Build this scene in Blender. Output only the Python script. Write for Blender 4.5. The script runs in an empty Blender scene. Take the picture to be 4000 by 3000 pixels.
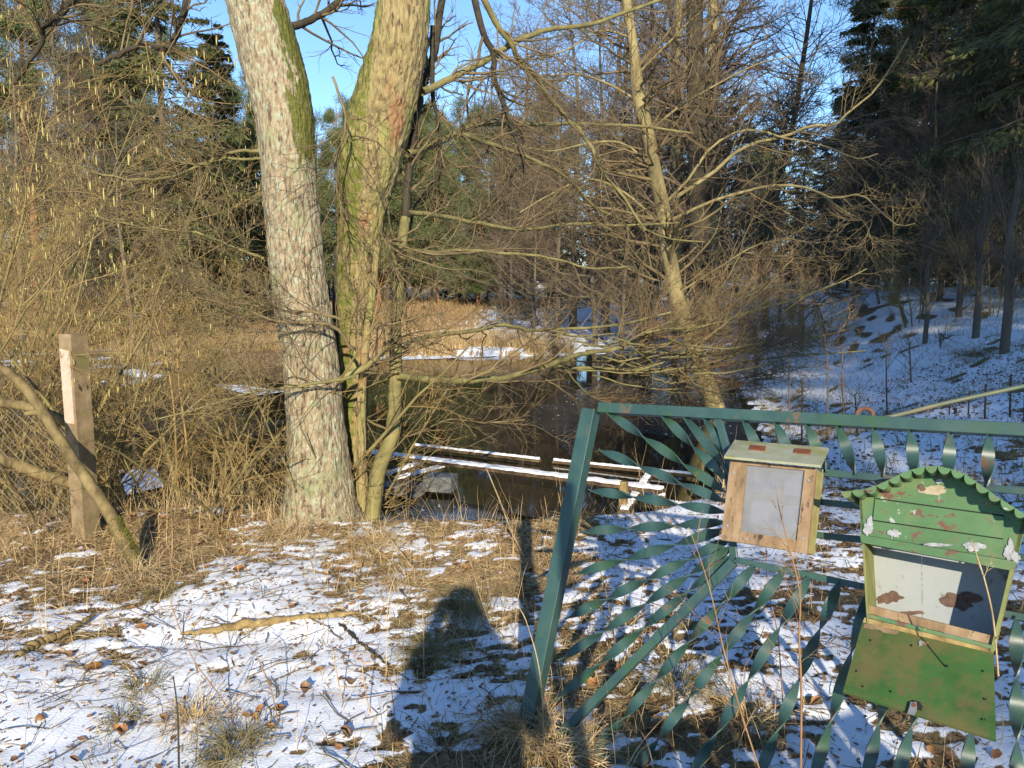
import bpy, math, numpy as np
from mathutils import Vector, Matrix
from mathutils.geometry import tessellate_polygon
S = bpy.context.scene
COL = S.collection
# ------------------------------------------------------------------ camera
PITCH = math.radians(7.0); FPX = 3111.0; CAM = np.array([0.0, 0.0, 1.6])
cam = bpy.data.cameras.new('camera'); co = bpy.data.objects.new('camera', cam); COL.objects.link(co)
cam.sensor_width = 36; cam.lens = 28; cam.clip_start = 0.02; cam.clip_end = 2000
co.location = CAM; co.rotation_euler = (math.radians(90) - PITCH, 0, 0); S.camera = co
# ------------------------------------------------------------------ sky and sun
SUN_EL = math.radians(21); SUN_AZ = math.radians(4)
w = bpy.data.worlds.new('World'); S.world = w; w.use_nodes = True
wn = w.node_tree; wn.nodes.clear()
sky = wn.nodes.new('ShaderNodeTexSky'); sky.sky_type = 'NISHITA'; sky.sun_disc = False
sky.sun_elevation = SUN_EL; sky.sun_rotation = math.pi - SUN_AZ; sky.air_density = 1.0; sky.dust_density = 0.0; sky.ozone_density = 5.0
bg = wn.nodes.new('ShaderNodeBackground'); bg.inputs[1].default_value = 0.15
wo = wn.nodes.new('ShaderNodeOutputWorld')
wn.links.new(sky.outputs[0], bg.inputs[0]); wn.links.new(bg.outputs[0], wo.inputs[0])
sl = bpy.data.lights.new('sun', 'SUN'); so = bpy.data.objects.new('sun', sl); COL.objects.link(so)
sl.energy = 5.0; sl.angle = math.radians(0.5); sl.color = (1.0, 0.88, 0.68)
LD = Vector((-math.sin(SUN_AZ) * math.cos(SUN_EL), math.cos(SUN_AZ) * math.cos(SUN_EL), -math.sin(SUN_EL)))
so.rotation_euler = LD.to_track_quat('-Z', 'Y').to_euler()
S.view_settings.view_transform = 'Standard'; S.view_settings.look = 'None'; S.view_settings.gamma = 1
S.view_settings.exposure = 0.68; S.view_settings.use_curve_mapping = False

# ------------------------------------------------------------------ geometry from the survey: pixel rays
cp, sp = math.cos(PITCH), math.sin(PITCH)
FW = np.array([0, cp, -sp]); UP = np.array([0, sp, cp]); RT = np.array([1.0, 0, 0])
def ray(x, y): return FW + RT * ((x - 2000) / FPX) + UP * ((1500 - y) / FPX)
def atD(x, y, d): return CAM + ray(x, y) * d
def atY(x, y, Y): r = ray(x, y); return CAM + r * (Y / r[1])
def onZ(x, y, z): r = ray(x, y); return CAM + r * ((z - 1.6) / r[2])
def nrm(a): a = np.asarray(a, float); return a / np.maximum(np.linalg.norm(a, axis=-1, keepdims=True), 1e-9)

# ------------------------------------------------------------------ noise
_R = np.random.RandomState(5); _T = _R.rand(256, 256)
def vnoise(x, y):
    xi = np.floor(x).astype(int); yi = np.floor(y).astype(int); fx = x - xi; fy = y - yi
    fx = fx * fx * (3 - 2 * fx); fy = fy * fy * (3 - 2 * fy)
    a = _T[xi % 256, yi % 256]; b = _T[(xi + 1) % 256, yi % 256]; c = _T[xi % 256, (yi + 1) % 256]; d = _T[(xi + 1) % 256, (yi + 1) % 256]
    return (a * (1 - fx) + b * fx) * (1 - fy) + (c * (1 - fx) + d * fx) * fy
def fbm(x, y, o=4):
    s = 0; a = 0.5; t = 0
    for i in range(o):
        s = s + a * vnoise(x * 2 ** i + 17.3 * i, y * 2 ** i + 9.1 * i); t += a; a *= 0.55
    return s / t
def ss(x): x = np.clip(x, 0, 1); return x * x * (3 - 2 * x)

# ------------------------------------------------------------------ terrain
WZ = -0.6
pond = np.array([onZ(*p, WZ)[:2] for p in [(2880, 1930), (2975, 1740), (2975, 1640), (2890, 1550), (2905, 1480), (2800, 1400), (2560, 1372), (2300, 1385), (2050, 1392), (1400, 1392), (1150, 1420)]] + [[-9, 19], [-12, 14], [-9, 9.5], [-4.8, 6.5], [-3.3, 5.95], [-1.9, 6.1], [-1.3, 6.2], [-.85, 5.75], [0.1, 5.75], [.8, 5.95], [1.25, 6.35]])
def sdist(X, Y):
    d = np.full(X.shape, 1e9); ins = np.zeros(X.shape, bool); n = len(pond)
    for i in range(n):
        a = pond[i]; b = pond[(i + 1) % n]; e = b - a
        t = np.clip(((X - a[0]) * e[0] + (Y - a[1]) * e[1]) / (e @ e), 0, 1)
        d = np.minimum(d, np.hypot(X - a[0] - t * e[0], Y - a[1] - t * e[1]))
        c = ((a[1] > Y) != (b[1] > Y)) & (X < (b[0] - a[0]) * (Y - a[1]) / (b[1] - a[1] + 1e-12) + a[0])
        ins ^= c
    return np.where(ins, -d, d)
def snowmask(X, Y):
    """share of snow on the ground: 1 snow, 0 litter"""
    n = fbm(X * 4.2 + 40, Y * 6.0 + 11, 5); n2 = fbm(X * 14 + 3, Y * 24 + 7, 3); n3 = fbm(X * 0.8, Y * 0.8 + 50, 3)
    v = 0.50 * n + 0.50 * n2 + 0.35 * (n3 - 0.5)
    thr = 0.432 + 0.0 * X
    straw = ss((Y - 3.5) / 1.0) * ss((6.3 - Y) / 0.5) * ss((0.9 - X) / 1.0)
    thr = thr + 0.13 * straw + 0.09 * ss((-1.3 - X) / 0.7) * ss((Y - 3.7) / .6)
    thr = thr - 0.08 * ss((2.7 - Y) / 0.5) * ss((-.9 - X) / 0.5) - 0.035 * ss((X - 0.2) / 0.5) * ss((5.5 - Y) / .8)
    right = ss((X - 1.8) / 1.2) * ss((Y - 5) / 2)
    thr = thr - 0.055 * right
    left = ss((-1.5 - X) / 1.5) * ss((Y - 6) / 1); thr = thr + 0.07 * left
    far = ss((Y - 24) / 4) * ss((4 - X) / 6)
    thr = thr + far * (0.17 - 0.13 * np.exp(-((X + 0.5) / 2.5) ** 2))
    forest = np.maximum(ss((Y - 42) / 8) * ss((30 - X) / 8), ss((Y - 30) / 5) * ss((X - 8.5) / 1.5)); thr = thr + 0.2 * forest
    return ss((v - thr) / 0.07 + 0.5)
def height(X, Y, fine=True):
    sd = sdist(X, Y)
    right = ss((X - 1.5) / 2.0) * ss((Y - 6.5) / 6.0)
    far = ss((Y - 20) / 5) * (1 - ss((X - 3) / 4)); leftf = ss((-6 - X) / 3)
    far = np.maximum(far, leftf)
    top = 0.6 * (1 - right) + 1.15 * right; wd = 0.5 * (1 - right) + 5.2 * right
    top = top * (1 - far) + 0.18 * far
    z = WZ + np.where(sd > 0, top * ss(sd / wd), -np.minimum(1.2, -sd * 0.6))
    z = z + far * 0.95 * ss((Y - 25) / 28) * (sd > 0)
    z = z + np.where(sd > 0, 1, 0) * ss((X - 5) / 9) * ss((Y - 9) / 12) * 1.0
    z = z + 6 * ss((Y - 60) / 250) + 5 * ss((np.abs(X) - 14) / 120)
    if fine:
        m = snowmask(X, Y)
        z = z + (fbm(X * 1.3, Y * 1.3, 3) - 0.5) * 0.09 + (fbm(X * 6, Y * 7 + 30, 4) - 0.5) * 0.03 + m * 0.014
    return z
def hz(x, y): return float(height(np.array([float(x)]), np.array([float(y)]))[0])

# ------------------------------------------------------------------ mesh helpers
def mesh(name, V, Q=None, T=None, mat=None, smooth=True, attrs=None):
    V = np.asarray(V, np.float32).reshape(-1, 3)
    Q = np.zeros((0, 4), np.int32) if Q is None else np.asarray(Q, np.int32).reshape(-1, 4)
    T = np.zeros((0, 3), np.int32) if T is None else np.asarray(T, np.int32).reshape(-1, 3)
    me = bpy.data.meshes.new(name); me.vertices.add(len(V)); me.vertices.foreach_set('co', V.ravel())
    me.loops.add(Q.size + T.size); me.loops.foreach_set('vertex_index', np.concatenate([Q.ravel(), T.ravel()]))
    me.polygons.add(len(Q) + len(T))
    ls = np.concatenate([np.arange(len(Q)) * 4, Q.size + np.arange(len(T)) * 3]).astype(np.int32)
    me.polygons.foreach_set('loop_start', ls)
    me.polygons.foreach_set('use_smooth', np.full(len(ls), smooth))
    if attrs:
        for k, a in attrs.items():
            at = me.attributes.new(k, 'FLOAT', 'POINT'); at.data.foreach_set('value', np.asarray(a, np.float32))
    me.update(calc_edges=True)
    if mat: me.materials.append(mat)
    return me
def link(name, me, parent=None, loc=None):
    o = bpy.data.objects.new(name, me); COL.objects.link(o)
    if parent: o.parent = parent
    if loc is not None: o.location = loc
    return o
def tag(o, label=None, cat=None, group=None, kind=None):
    if label: o['label'] = label
    if cat: o['category'] = cat
    if group: o['group'] = group
    if kind: o['kind'] = kind
    return o
def empty(name, loc, label, cat, group=None, rz=0):
    o = bpy.data.objects.new(name, None); COL.objects.link(o); o.location = loc; o.rotation_euler[2] = rz
    o.empty_display_size = 0.1
    return tag(o, label, cat, group)
def copy_tree(o, parent=None):
    c = o.copy(); COL.objects.link(c)
    if parent: c.parent = parent
    for ch in list(o.children): copy_tree(ch, c)
    return c
def tubes(P, R, sides=3):
    P = np.asarray(P, float); R = np.asarray(R, float)
    if P.ndim == 2: P = P[None]; R = R[None]
    N, K, _ = P.shape
    t = nrm(np.gradient(P, axis=1)); m = nrm(P[:, -1] - P[:, 0])
    ref = np.where(np.abs(m[:, 2:3]) > 0.8, np.array([[1.0, 0.13, 0]]), np.array([[0.07, 0, 1.0]]))[:, None]
    u = nrm(np.cross(t, ref)); v = np.cross(t, u)
    a = np.arange(sides) / sides * 2 * math.pi
    V = P[:, :, None] + R[:, :, None, None] * (np.cos(a)[:, None] * u[:, :, None] + np.sin(a)[:, None] * v[:, :, None])
    i = np.arange(N)[:, None, None] * K * sides; k = np.arange(K - 1)[None, :, None] * sides; s = np.arange(sides)[None, None]
    s2 = (s + 1) % sides
    Q = np.stack([i + k + s, i + k + s2, i + k + s2 + sides, i + k + s + sides], -1).reshape(-1, 4)
    return V.reshape(-1, 3), Q
class MB:
    def __init__(s): s.V = []; s.Q = []; s.T = []; s.n = 0
    def add(s, V, Q=None, T=None):
        V = np.asarray(V, float).reshape(-1, 3)
        if Q is not None and len(Q): s.Q.append(np.asarray(Q).reshape(-1, 4) + s.n)
        if T is not None and len(T): s.T.append(np.asarray(T).reshape(-1, 3) + s.n)
        s.V.append(V); s.n += len(V)
    def tube(s, P, R, sides=3): s.add(*tubes(P, R, sides))
    def quadprism(s, f, b):
        """box between front quad f and back quad b (flat shaded, own vertices per face)"""
        f = [np.asarray(p, float) for p in f]; b = [np.asarray(p, float) for p in b]
        fs = [f, [b[3], b[2], b[1], b[0]]] + [[f[i], b[i], b[(i + 1) % 4], f[(i + 1) % 4]] for i in range(4)]
        for q in fs: s.add(q, [[0, 1, 2, 3]])
    def build(s, name, mat, parent=None, smooth=True, loc=None, attrs=None):
        Q = np.concatenate(s.Q) if s.Q else None; T = np.concatenate(s.T) if s.T else None
        return link(name, mesh(name, np.concatenate(s.V), Q, T, mat, smooth, attrs), parent, loc)
def spline(pts, n, rad=None):
    """Catmull-Rom through points; rad interpolated alike"""
    P = np.asarray(pts, float); m = len(P); PP = np.vstack([2 * P[0] - P[1], P, 2 * P[-1] - P[-2]])
    t = np.linspace(0, m - 1 - 1e-6, n); i = t.astype(int); f = (t - i)[:, None]
    a, b, c, d = PP[i], PP[i + 1], PP[i + 2], PP[i + 3]
    out = 0.5 * ((2 * b) + (-a + c) * f + (2 * a - 5 * b + 4 * c - d) * f ** 2 + (-a + 3 * b - 3 * c + d) * f ** 3)
    if rad is None: return out
    return out, np.interp(t, np.arange(m), rad)

# ------------------------------------------------------------------ branching
def sprout(rng, P, R, cnt, L, ang, K, up=0.0, wig=0.18, rmul=0.55, tmin=0.15, rmin=0.0015, tpow=1.0, taper=0.75, flat=0.0, bias=None, rtip=None):
    N, KK, _ = P.shape
    idx = np.repeat(np.arange(N), cnt); t = tmin + (1 - tmin) * rng.rand(len(idx)) ** tpow; t = t * 0.98
    f = t * (KK - 1); i = np.minimum(f.astype(int), KK - 2); f = (f - i)[:, None]
    p0 = P[idx, i] * (1 - f) + P[idx, i + 1] * f; tan = nrm(P[idx, i + 1] - P[idx, i])
    r0 = R[idx, i] * (1 - f[:, 0]) + R[idx, i + 1] * f[:, 0]
    rv = rng.normal(size=(len(idx), 3)); rv[:, 2] *= (1 - flat)
    if bias is not None: rv += np.asarray(bias)
    per = nrm(rv - (rv * tan).sum(1, keepdims=True) * tan)
    a = (ang * (0.7 + 0.6 * rng.rand(len(idx))))[:, None]
    d = nrm(np.cos(a) * tan + np.sin(a) * per)
    Lp = np.linalg.norm(P[:, -1] - P[:, 0], axis=1)[idx]
    ln = (L * Lp if L < 0 else np.full(len(idx), L)); ln = np.abs(ln) * (0.45 + 0.85 * rng.rand(len(idx))) * (1 - 0.45 * t)
    out = np.zeros((len(idx), K, 3)); out[:, 0] = p0; st = (ln / (K - 1))[:, None]
    for k in range(1, K):
        out[:, k] = out[:, k - 1] + d * st
        d = nrm(d + rng.normal(size=d.shape) * wig + np.array([0, 0, up]))
    rr = np.maximum(r0 * rmul * (0.7 + 0.5 * rng.rand(len(idx))), rmin)
    RR = rr[:, None] * (1 - taper * np.linspace(0, 1, K)[None]); RR = np.maximum(RR, rmin * 0.55)
    return out, RR
def blades(rng, P, D, ln, wd, droop=0.0):
    """thin kite-shaped needles sprays/blades: 2 tris each"""
    n = len(P); D = nrm(D); s = nrm(np.cross(D, rng.normal(size=(n, 3)))) * np.reshape(wd, (-1, 1))
    e = P + D * np.reshape(ln, (-1, 1)); e[:, 2] -= droop * np.ravel(ln)
    m = P * 0.55 + e * 0.45
    V = np.stack([P, m + s, e, m - s], 1).reshape(-1, 3)
    return V, np.arange(n * 4).reshape(-1, 4)

# ------------------------------------------------------------------ materials
def mat(name, cols, scale=5.0, rough=0.85, bump=0.3, bscale=None, stretch=(1, 1, 1), spec=0.3, metal=0.0, detail=6, bdist=0.01, pos=None, coords='Object'):
    m = bpy.data.materials.new(name); m.use_nodes = True; nt = m.node_tree; b = nt.nodes['Principled BSDF']
    b.inputs['Roughness'].default_value = rough; b.inputs['Metallic'].default_value = metal
    b.inputs['Specular IOR Level'].default_value = spec
    tc = nt.nodes.new('ShaderNodeTexCoord'); mp = nt.nodes.new('ShaderNodeMapping'); mp.inputs['Scale'].default_value = stretch
    nt.links.new(tc.outputs[coords], mp.inputs[0])
    n = nt.nodes.new('ShaderNodeTexNoise'); n.inputs['Scale'].default_value = scale; n.inputs['Detail'].default_value = detail; n.inputs['Roughness'].default_value = 0.65
    nt.links.new(mp.outputs[0], n.inputs['Vector'])
    r = nt.nodes.new('ShaderNodeValToRGB'); el = r.color_ramp.elements; k = len(cols)
    ps = pos or [0.3 + 0.4 * i / max(1, k - 1) for i in range(k)]
    for i in range(k):
        e = el[i] if i < 2 else el.new(ps[i])
        e.position = ps[i]; e.color = (*cols[i], 1)
    nt.links.new(n.outputs[0], r.inputs[0]); nt.links.new(r.outputs[0], b.inputs['Base Color'])
    if bump:
        n2 = nt.nodes.new('ShaderNodeTexNoise'); n2.inputs['Scale'].default_value = bscale or scale * 3; n2.inputs['Detail'].default_value = 5
        nt.links.new(mp.outputs[0], n2.inputs['Vector'])
        bp = nt.nodes.new('ShaderNodeBump'); bp.inputs['Strength'].default_value = bump; bp.inputs['Distance'].default_value = bdist
        nt.links.new(n2.outputs[0], bp.inputs['Height']); nt.links.new(bp.outputs[0], b.inputs['Normal'])
    m['ramp'] = r.name
    return m
def overlay(m, color, scale, lo, hi, attr=None, rough=None, seed=0.0, stretch=(1, 1, 1), coords='Object', detail=5):
    """lay a second colour over a material where noise (or a vertex attribute plus noise) is high"""
    nt = m.node_tree; b = nt.nodes['Principled BSDF']; src = b.inputs['Base Color'].links[0].from_socket
    tc = nt.nodes.new('ShaderNodeTexCoord'); mp = nt.nodes.new('ShaderNodeMapping'); mp.inputs['Location'].default_value = (seed, seed * 1.7, seed * .3); mp.inputs['Scale'].default_value = stretch
    nt.links.new(tc.outputs[coords], mp.inputs[0])
    n = nt.nodes.new('ShaderNodeTexNoise'); n.inputs['Scale'].default_value = scale; n.inputs['Detail'].default_value = detail; n.inputs['Roughness'].default_value = 0.65
    nt.links.new(mp.outputs[0], n.inputs['Vector']); val = n.outputs[0]
    if attr:
        a = nt.nodes.new('ShaderNodeAttribute'); a.attribute_name = attr
        ad = nt.nodes.new('ShaderNodeMath'); ad.operation = 'ADD'; nt.links.new(n.outputs[0], ad.inputs[0]); nt.links.new(a.outputs['Fac'], ad.inputs[1]); val = ad.outputs[0]
    mr = nt.nodes.new('ShaderNodeMapRange'); mr.inputs[1].default_value = lo; mr.inputs[2].default_value = hi; nt.links.new(val, mr.inputs[0])
    mx = nt.nodes.new('ShaderNodeMix'); mx.data_type = 'RGBA'; nt.links.new(mr.outputs[0], mx.inputs[0]); nt.links.new(src, mx.inputs[6]); mx.inputs[7].default_value = (*color, 1)
    nt.links.new(mx.outputs[2], b.inputs['Base Color'])
    if rough is not None:
        rm = nt.nodes.new('ShaderNodeMix'); rm.data_type = 'FLOAT'; nt.links.new(mr.outputs[0], rm.inputs[0]); rm.inputs[2].default_value = b.inputs['Roughness'].default_value; rm.inputs[3].default_value = rough
        nt.links.new(rm.outputs[0], b.inputs['Roughness'])
    return mr
M = {}
M['twig'] = mat('twig_bark', [(.075, .055, .03), (.155, .115, .058), (.23, .18, .09)], 3, bump=0)
M['twig_hazel'] = mat('hazel_bark', [(.13, .085, .032), (.28, .195, .075), (.36, .27, .12)], 2.2, bump=0)
M['stem_hazel'] = mat('hazel_stem_bark', [(.09, .07, .035), (.19, .155, .065), (.25, .22, .085)], 4, bump=0.4)
M['twig_red'] = mat('reddish_twig_bark', [(.17, .08, .04), (.27, .15, .07), (.34, .23, .12)], 6, bump=0)
M['twig_far'] = mat('far_twig_bark', [(.07, .05, .035), (.13, .095, .065), (.19, .145, .09)], .5, bump=0)
M['trunk_far'] = mat('far_trunk_bark', [(.07, .055, .04), (.16, .13, .09)], 3, bump=0.5, stretch=(1, 1, .2), bdist=.03)
M['olive'] = mat('olive_smooth_bark', [(.09, .075, .035), (.17, .15, .058), (.25, .22, .09)], 7, bump=.5, bscale=45, stretch=(1, 1, 1), bdist=.004)
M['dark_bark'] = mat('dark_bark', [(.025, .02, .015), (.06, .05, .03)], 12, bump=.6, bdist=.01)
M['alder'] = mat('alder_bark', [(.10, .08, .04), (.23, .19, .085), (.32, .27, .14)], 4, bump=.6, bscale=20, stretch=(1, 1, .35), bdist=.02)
M['catkin'] = mat('catkin', [(.34, .28, .09), (.46, .40, .15)], 9, bump=0)
M['spruce'] = mat('spruce_needles', [(.035, .042, .014), (.075, .085, .028), (.12, .13, .045)], .9, bump=0, rough=.6)
M['pine'] = mat('pine_needles', [(.05, .065, .026), (.10, .125, .048), (.15, .18, .07)], .8, bump=0, rough=.6)
M['pine_trunk'] = mat('pine_bark', [(.16, .07, .035), (.34, .16, .085)], 5, bump=.5, stretch=(1, 1, .4), bdist=.03)
M['grass'] = mat('dry_grass', [(.20, .12, .055), (.42, .30, .15), (.58, .48, .29)], 9, bump=0)
M['meadow'] = mat('meadow_straw', [(.13, .08, .04), (.26, .17, .08), (.38, .28, .15)], .6, bump=0)
M['grass_dull'] = mat('dull_grass', [(.10, .09, .035), (.22, .18, .08), (.32, .26, .13)], 5, bump=0)
M['leaf'] = mat('fallen_leaf', [(.07, .035, .02), (.19, .10, .05), (.38, .26, .14)], 14, bump=.3, bscale=80, bdist=.002)
M['leaf_orange'] = mat('orange_leaf', [(.16, .07, .03), (.34, .16, .06), (.42, .27, .13)], 30, bump=.3, bscale=80, bdist=.002)
M['log'] = mat('log_wood', [(.09, .06, .03), (.24, .17, .07), (.36, .28, .12)], 22, bump=.5, bscale=40, bdist=.004)
M['snow'] = mat('snow_cover', [(.78, .80, .84), (.88, .89, .91)], 6, rough=.6, bump=.4, bscale=60, bdist=.006)
M['moss'] = mat('moss', [(.05, .06, .008), (.12, .13, .02), (.18, .18, .03)], 20, bump=1, bscale=90, bdist=.01)

# ================================================================== SETTING
def axis(segs):
    out = [segs[0][0]]
    for a, b, d0, d1 in segs:
        x = a; n = max(2, int(2 * abs(b - a) / (d0 + d1))); t = np.linspace(0, 1, n + 1)[1:]
        s = d0 * t + 0.5 * (d1 - d0) * t * t; out += list(a + (b - a) * s / s[-1])
    return np.array(out)
def axis_y(s): return axis(s)
gx = axis([(-320, -60, 40, 12), (-60, -12, 6, .6), (-12, -3.2, .5, .05), (-3.2, 3.2, .027, .027), (3.2, 14, .05, .35), (14, 60, .5, 6), (60, 320, 12, 40)])
gy = axis([(-60, -6, 8, 1), (-6, 1.6, .8, .06), (1.6, 7.2, .027, .035), (7.2, 16, .05, .2), (16, 60, .25, 1.5), (60, 500, 4, 50)])
X, Y = np.meshgrid(gx, gy); Z = height(X, Y)
n0, n1 = X.shape; ii = np.arange(n0 * n1).reshape(n0, n1)
Q = np.stack([ii[:-1, :-1], ii[:-1, 1:], ii[1:, 1:], ii[1:, :-1]], -1).reshape(-1, 4)
far_tan = ss((Y - 22) / 4) * (1 - ss((X - 4) / 4))
gm = mat('ground_litter', [(.07, .045, .022), (.19, .13, .065), (.34, .25, .13)], 14, bump=.5, bscale=90, bdist=.005)
overlay(gm, (.40, .27, .14), 3, 1.0, 1.35, attr='meadow')
fo = overlay(gm, (.80, .83, .88), 28, 0.94, 1.10, attr='snow', rough=.55, detail=8)
link('ground', mesh('ground', np.stack([X, Y, Z], -1), Q, None, gm, True, {'snow': snowmask(X, Y).ravel(), 'meadow': np.maximum(far_tan, .85 * ss((Y - 3.4) / 1.0) * ss((6.2 - Y) / .4) * ss((1.1 - X) / .8)).ravel()}))['kind'] = 'structure'
# water and ice
wm = mat('pond_water_surface', [(.012, .010, .006), (.022, .018, .010)], .6, rough=.035, bump=.035, bscale=5, bdist=.02, spec=.5, stretch=(1, .35, 1))
wm.node_tree.nodes['Principled BSDF'].inputs['IOR'].default_value = 1.33
link('pond_water', mesh('pond_water', [[-16, 5.5, WZ], [12, 5.5, WZ], [12, 30, WZ], [-16, 30, WZ]], [[0, 1, 2, 3]], None, wm))['kind'] = 'structure'
im = mat('thin_ice', [(.013, .012, .010), (.024, .025, .026), (.045, .048, .052)], 1.3, rough=.11, bump=.15, bscale=14, bdist=.004)
overlay(im, (.65, .68, .74), 16, .64, .70, rough=.6, stretch=(1, .3, 1))
def sheet(name, px, z, m, n=6, jit=.04, seed=1):
    rng = np.random.RandomState(seed); P = np.array([onZ(a, b, z)[:2] for a, b in px]); out = []
    for i in range(len(P)):
        a, b = P[i], P[(i + 1) % len(P)]
        for k in range(n): out.append(a + (b - a) * k / n + rng.normal(size=2) * jit * min(1.5, np.linalg.norm(b - a) / n))
    V = [[*p, z] for p in out]
    T = tessellate_polygon([[Vector(v) for v in V]]); T = [t if (V[t[1]][0] - V[t[0]][0]) * (V[t[2]][1] - V[t[0]][1]) - (V[t[1]][1] - V[t[0]][1]) * (V[t[2]][0] - V[t[0]][0]) > 0 else (t[0], t[2], t[1]) for t in T]
    return link(name, mesh(name, V, None, T, m, False))
for k, px in enumerate([
    [(2130, 1560), (2330, 1500), (2560, 1470), (2760, 1490), (2890, 1580), (2960, 1640), (2960, 1760), (2820, 1740), (2560, 1700), (2330, 1660), (2230, 1780), (2160, 1700), (2050, 1650)],
    [(1560, 1430), (1850, 1425), (2150, 1440), (2100, 1500), (1800, 1475)], [(2330, 1430), (2560, 1420), (2780, 1450), (2560, 1462)],
    [(1050, 1700), (1120, 1640), (600, 1560), (420, 1640), (700, 1720)], [(1650, 1960), (1900, 1975), (2000, 2030), (1500, 2040)]]):
    sheet('ice', px, WZ + .004 + .0005 * k, im, n=9, jit=.16, seed=k)['kind'] = 'structure'
sm = mat('shore_snow', [(.7, .73, .78), (.86, .87, .89)], 5, rough=.6, bump=.4, bscale=30)
for k, px in enumerate([[(1440, 1393), (1600, 1392), (1760, 1382), (1860, 1380), (2000, 1384), (1900, 1394), (1700, 1402), (1500, 1406)], [(830, 1500), (960, 1505), (1110, 1530), (1000, 1545), (900, 1525)],
    [(2800, 1430), (2890, 1460), (2890, 1490), (2700, 1440)], [(1990, 1350), (2100, 1345), (2060, 1386), (1930, 1380)], [(450, 1840), (600, 1830), (640, 1900), (500, 1930)]]):
    o = sheet('shore_ice', px, WZ + .012 + .001 * k, sm, jit=.1, seed=9 + k); o['kind'] = 'structure'

# ================================================================== TREE PROTOTYPES
def to_root(rng): return rng
def hazel(seed, H=4.6, nst=13, catk=520, name='hazel_bush', dens=1.0, spread=.55):
    rng = np.random.RandomState(seed)
    root = empty(name, (0, 0, 0), 'x', 'shrub')
    K = 9; a = rng.rand(nst) * 6.283; sp_ = spread * (0.25 + rng.rand(nst))
    d = np.stack([np.cos(a) * sp_, np.sin(a) * sp_, np.ones(nst)], 1); d = nrm(d)
    P = np.zeros((nst, K, 3)); P[:, 0] = np.stack([np.cos(a), np.sin(a), a * 0 - .3], 1) * (rng.rand(nst)[:, None] * .25 + .03); P[:, 0, 2] = -.25
    ln = H * (0.65 + .4 * rng.rand(nst)) / (K - 1)
    for k in range(1, K):
        P[:, k] = P[:, k - 1] + d * ln[:, None]; d = nrm(d + rng.normal(size=d.shape) * .07 + np.stack([np.cos(a), np.sin(a), a * 0], 1) * .05 - np.array([0, 0, .015]))
    R = (0.008 + .015 * rng.rand(nst) ** 2)[:, None] * (1 - .75 * np.linspace(0, 1, K))
    mb = MB()
    for i in range(nst):
        mb2 = MB(); mb2.tube(P[i], R[i], 6); mb2.build('stem', M['stem_hazel'], root)
    b1, r1 = sprout(rng, P, R, int(13 * dens), -.42, .75, 7, up=.03, wig=.13, rmul=.5, tmin=.18, rmin=.003)
    b2, r2 = sprout(rng, b1, r1, 6, -.45, .7, 6, up=.02, wig=.15, rmul=.6, rmin=.0022)
    b3, r3 = sprout(rng, b2, r2, 3, -.5, .7, 4, up=.02, wig=.16, rmul=.6, rmin=.0017)
    mb.tube(b1, r1, 4); mb.tube(b2, r2, 3); mb.tube(b3, r3, 3)
    tag(mb.build('twigs', M['twig_hazel'], root), kind='stuff')
    if catk:
        ends = np.concatenate([b3[:, -1], b2[:, -1]]); ends = ends[ends[:, 2] > 1.5]; e = ends[rng.randint(0, len(ends), catk)] + rng.normal(size=(catk, 3)) * .02
        CP = e[:, None] + np.array([0, 0, -1]) * np.linspace(0, 1, 4)[None, :, None] * (.035 + .03 * rng.rand(catk))[:, None, None]
        CR = np.tile([.0015, .0042, .0042, .0015], (catk, 1)); mb = MB(); mb.tube(CP, CR, 4); tag(mb.build('catkins', M['catkin'], root), kind='stuff')
    return root
def bare_tree(seed, H=14, limbs=46, name='bare_tree', lean=0.0, tw=.010, low=.12, bark='trunk_far', twig='twig_far', spread=.36):
    rng = np.random.RandomState(seed); root = empty(name, (0, 0, 0), 'x', 'tree'); K = 14
    P = np.zeros((1, K, 3)); z = np.linspace(-.4, H, K); P[0, :, 2] = z; P[0, :, 0] = lean * z + np.cumsum(rng.normal(size=K)) * .07; P[0, :, 1] = np.cumsum(rng.normal(size=K)) * .07
    R = (H * .0125) * (1 - .9 * np.linspace(0, 1, K)[None]) + .01
    mb = MB(); mb.tube(P, R, 10); mb.build('trunk', M[bark], root)
    b1, r1 = sprout(rng, P, R, limbs, -spread, 1.15, 9, up=.06, wig=.13, rmul=.42, tmin=low, rmin=.02)
    b2, r2 = sprout(rng, b1, r1, 8, -.5, .75, 6, up=.03, wig=.16, rmul=.5, rmin=tw * 1.1)
    b3, r3 = sprout(rng, b2, r2, 6, -.55, .7, 5, up=.03, wig=.2, rmul=.55, rmin=tw * .8)
    b4, r4 = sprout(rng, b3, r3, 2, -.6, .7, 4, up=.03, wig=.2, rmul=.7, rmin=tw * .7)
    mb = MB(); mb.tube(b1, r1, 5); mb.tube(b2, r2, 3); tag(mb.build('branches', M[bark], root), kind='stuff')
    mb = MB(); mb.tube(b3, r3, 3); mb.tube(b4, r4, 3); tag(mb.build('crown', M[twig], root), kind='stuff')
    return root
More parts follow.
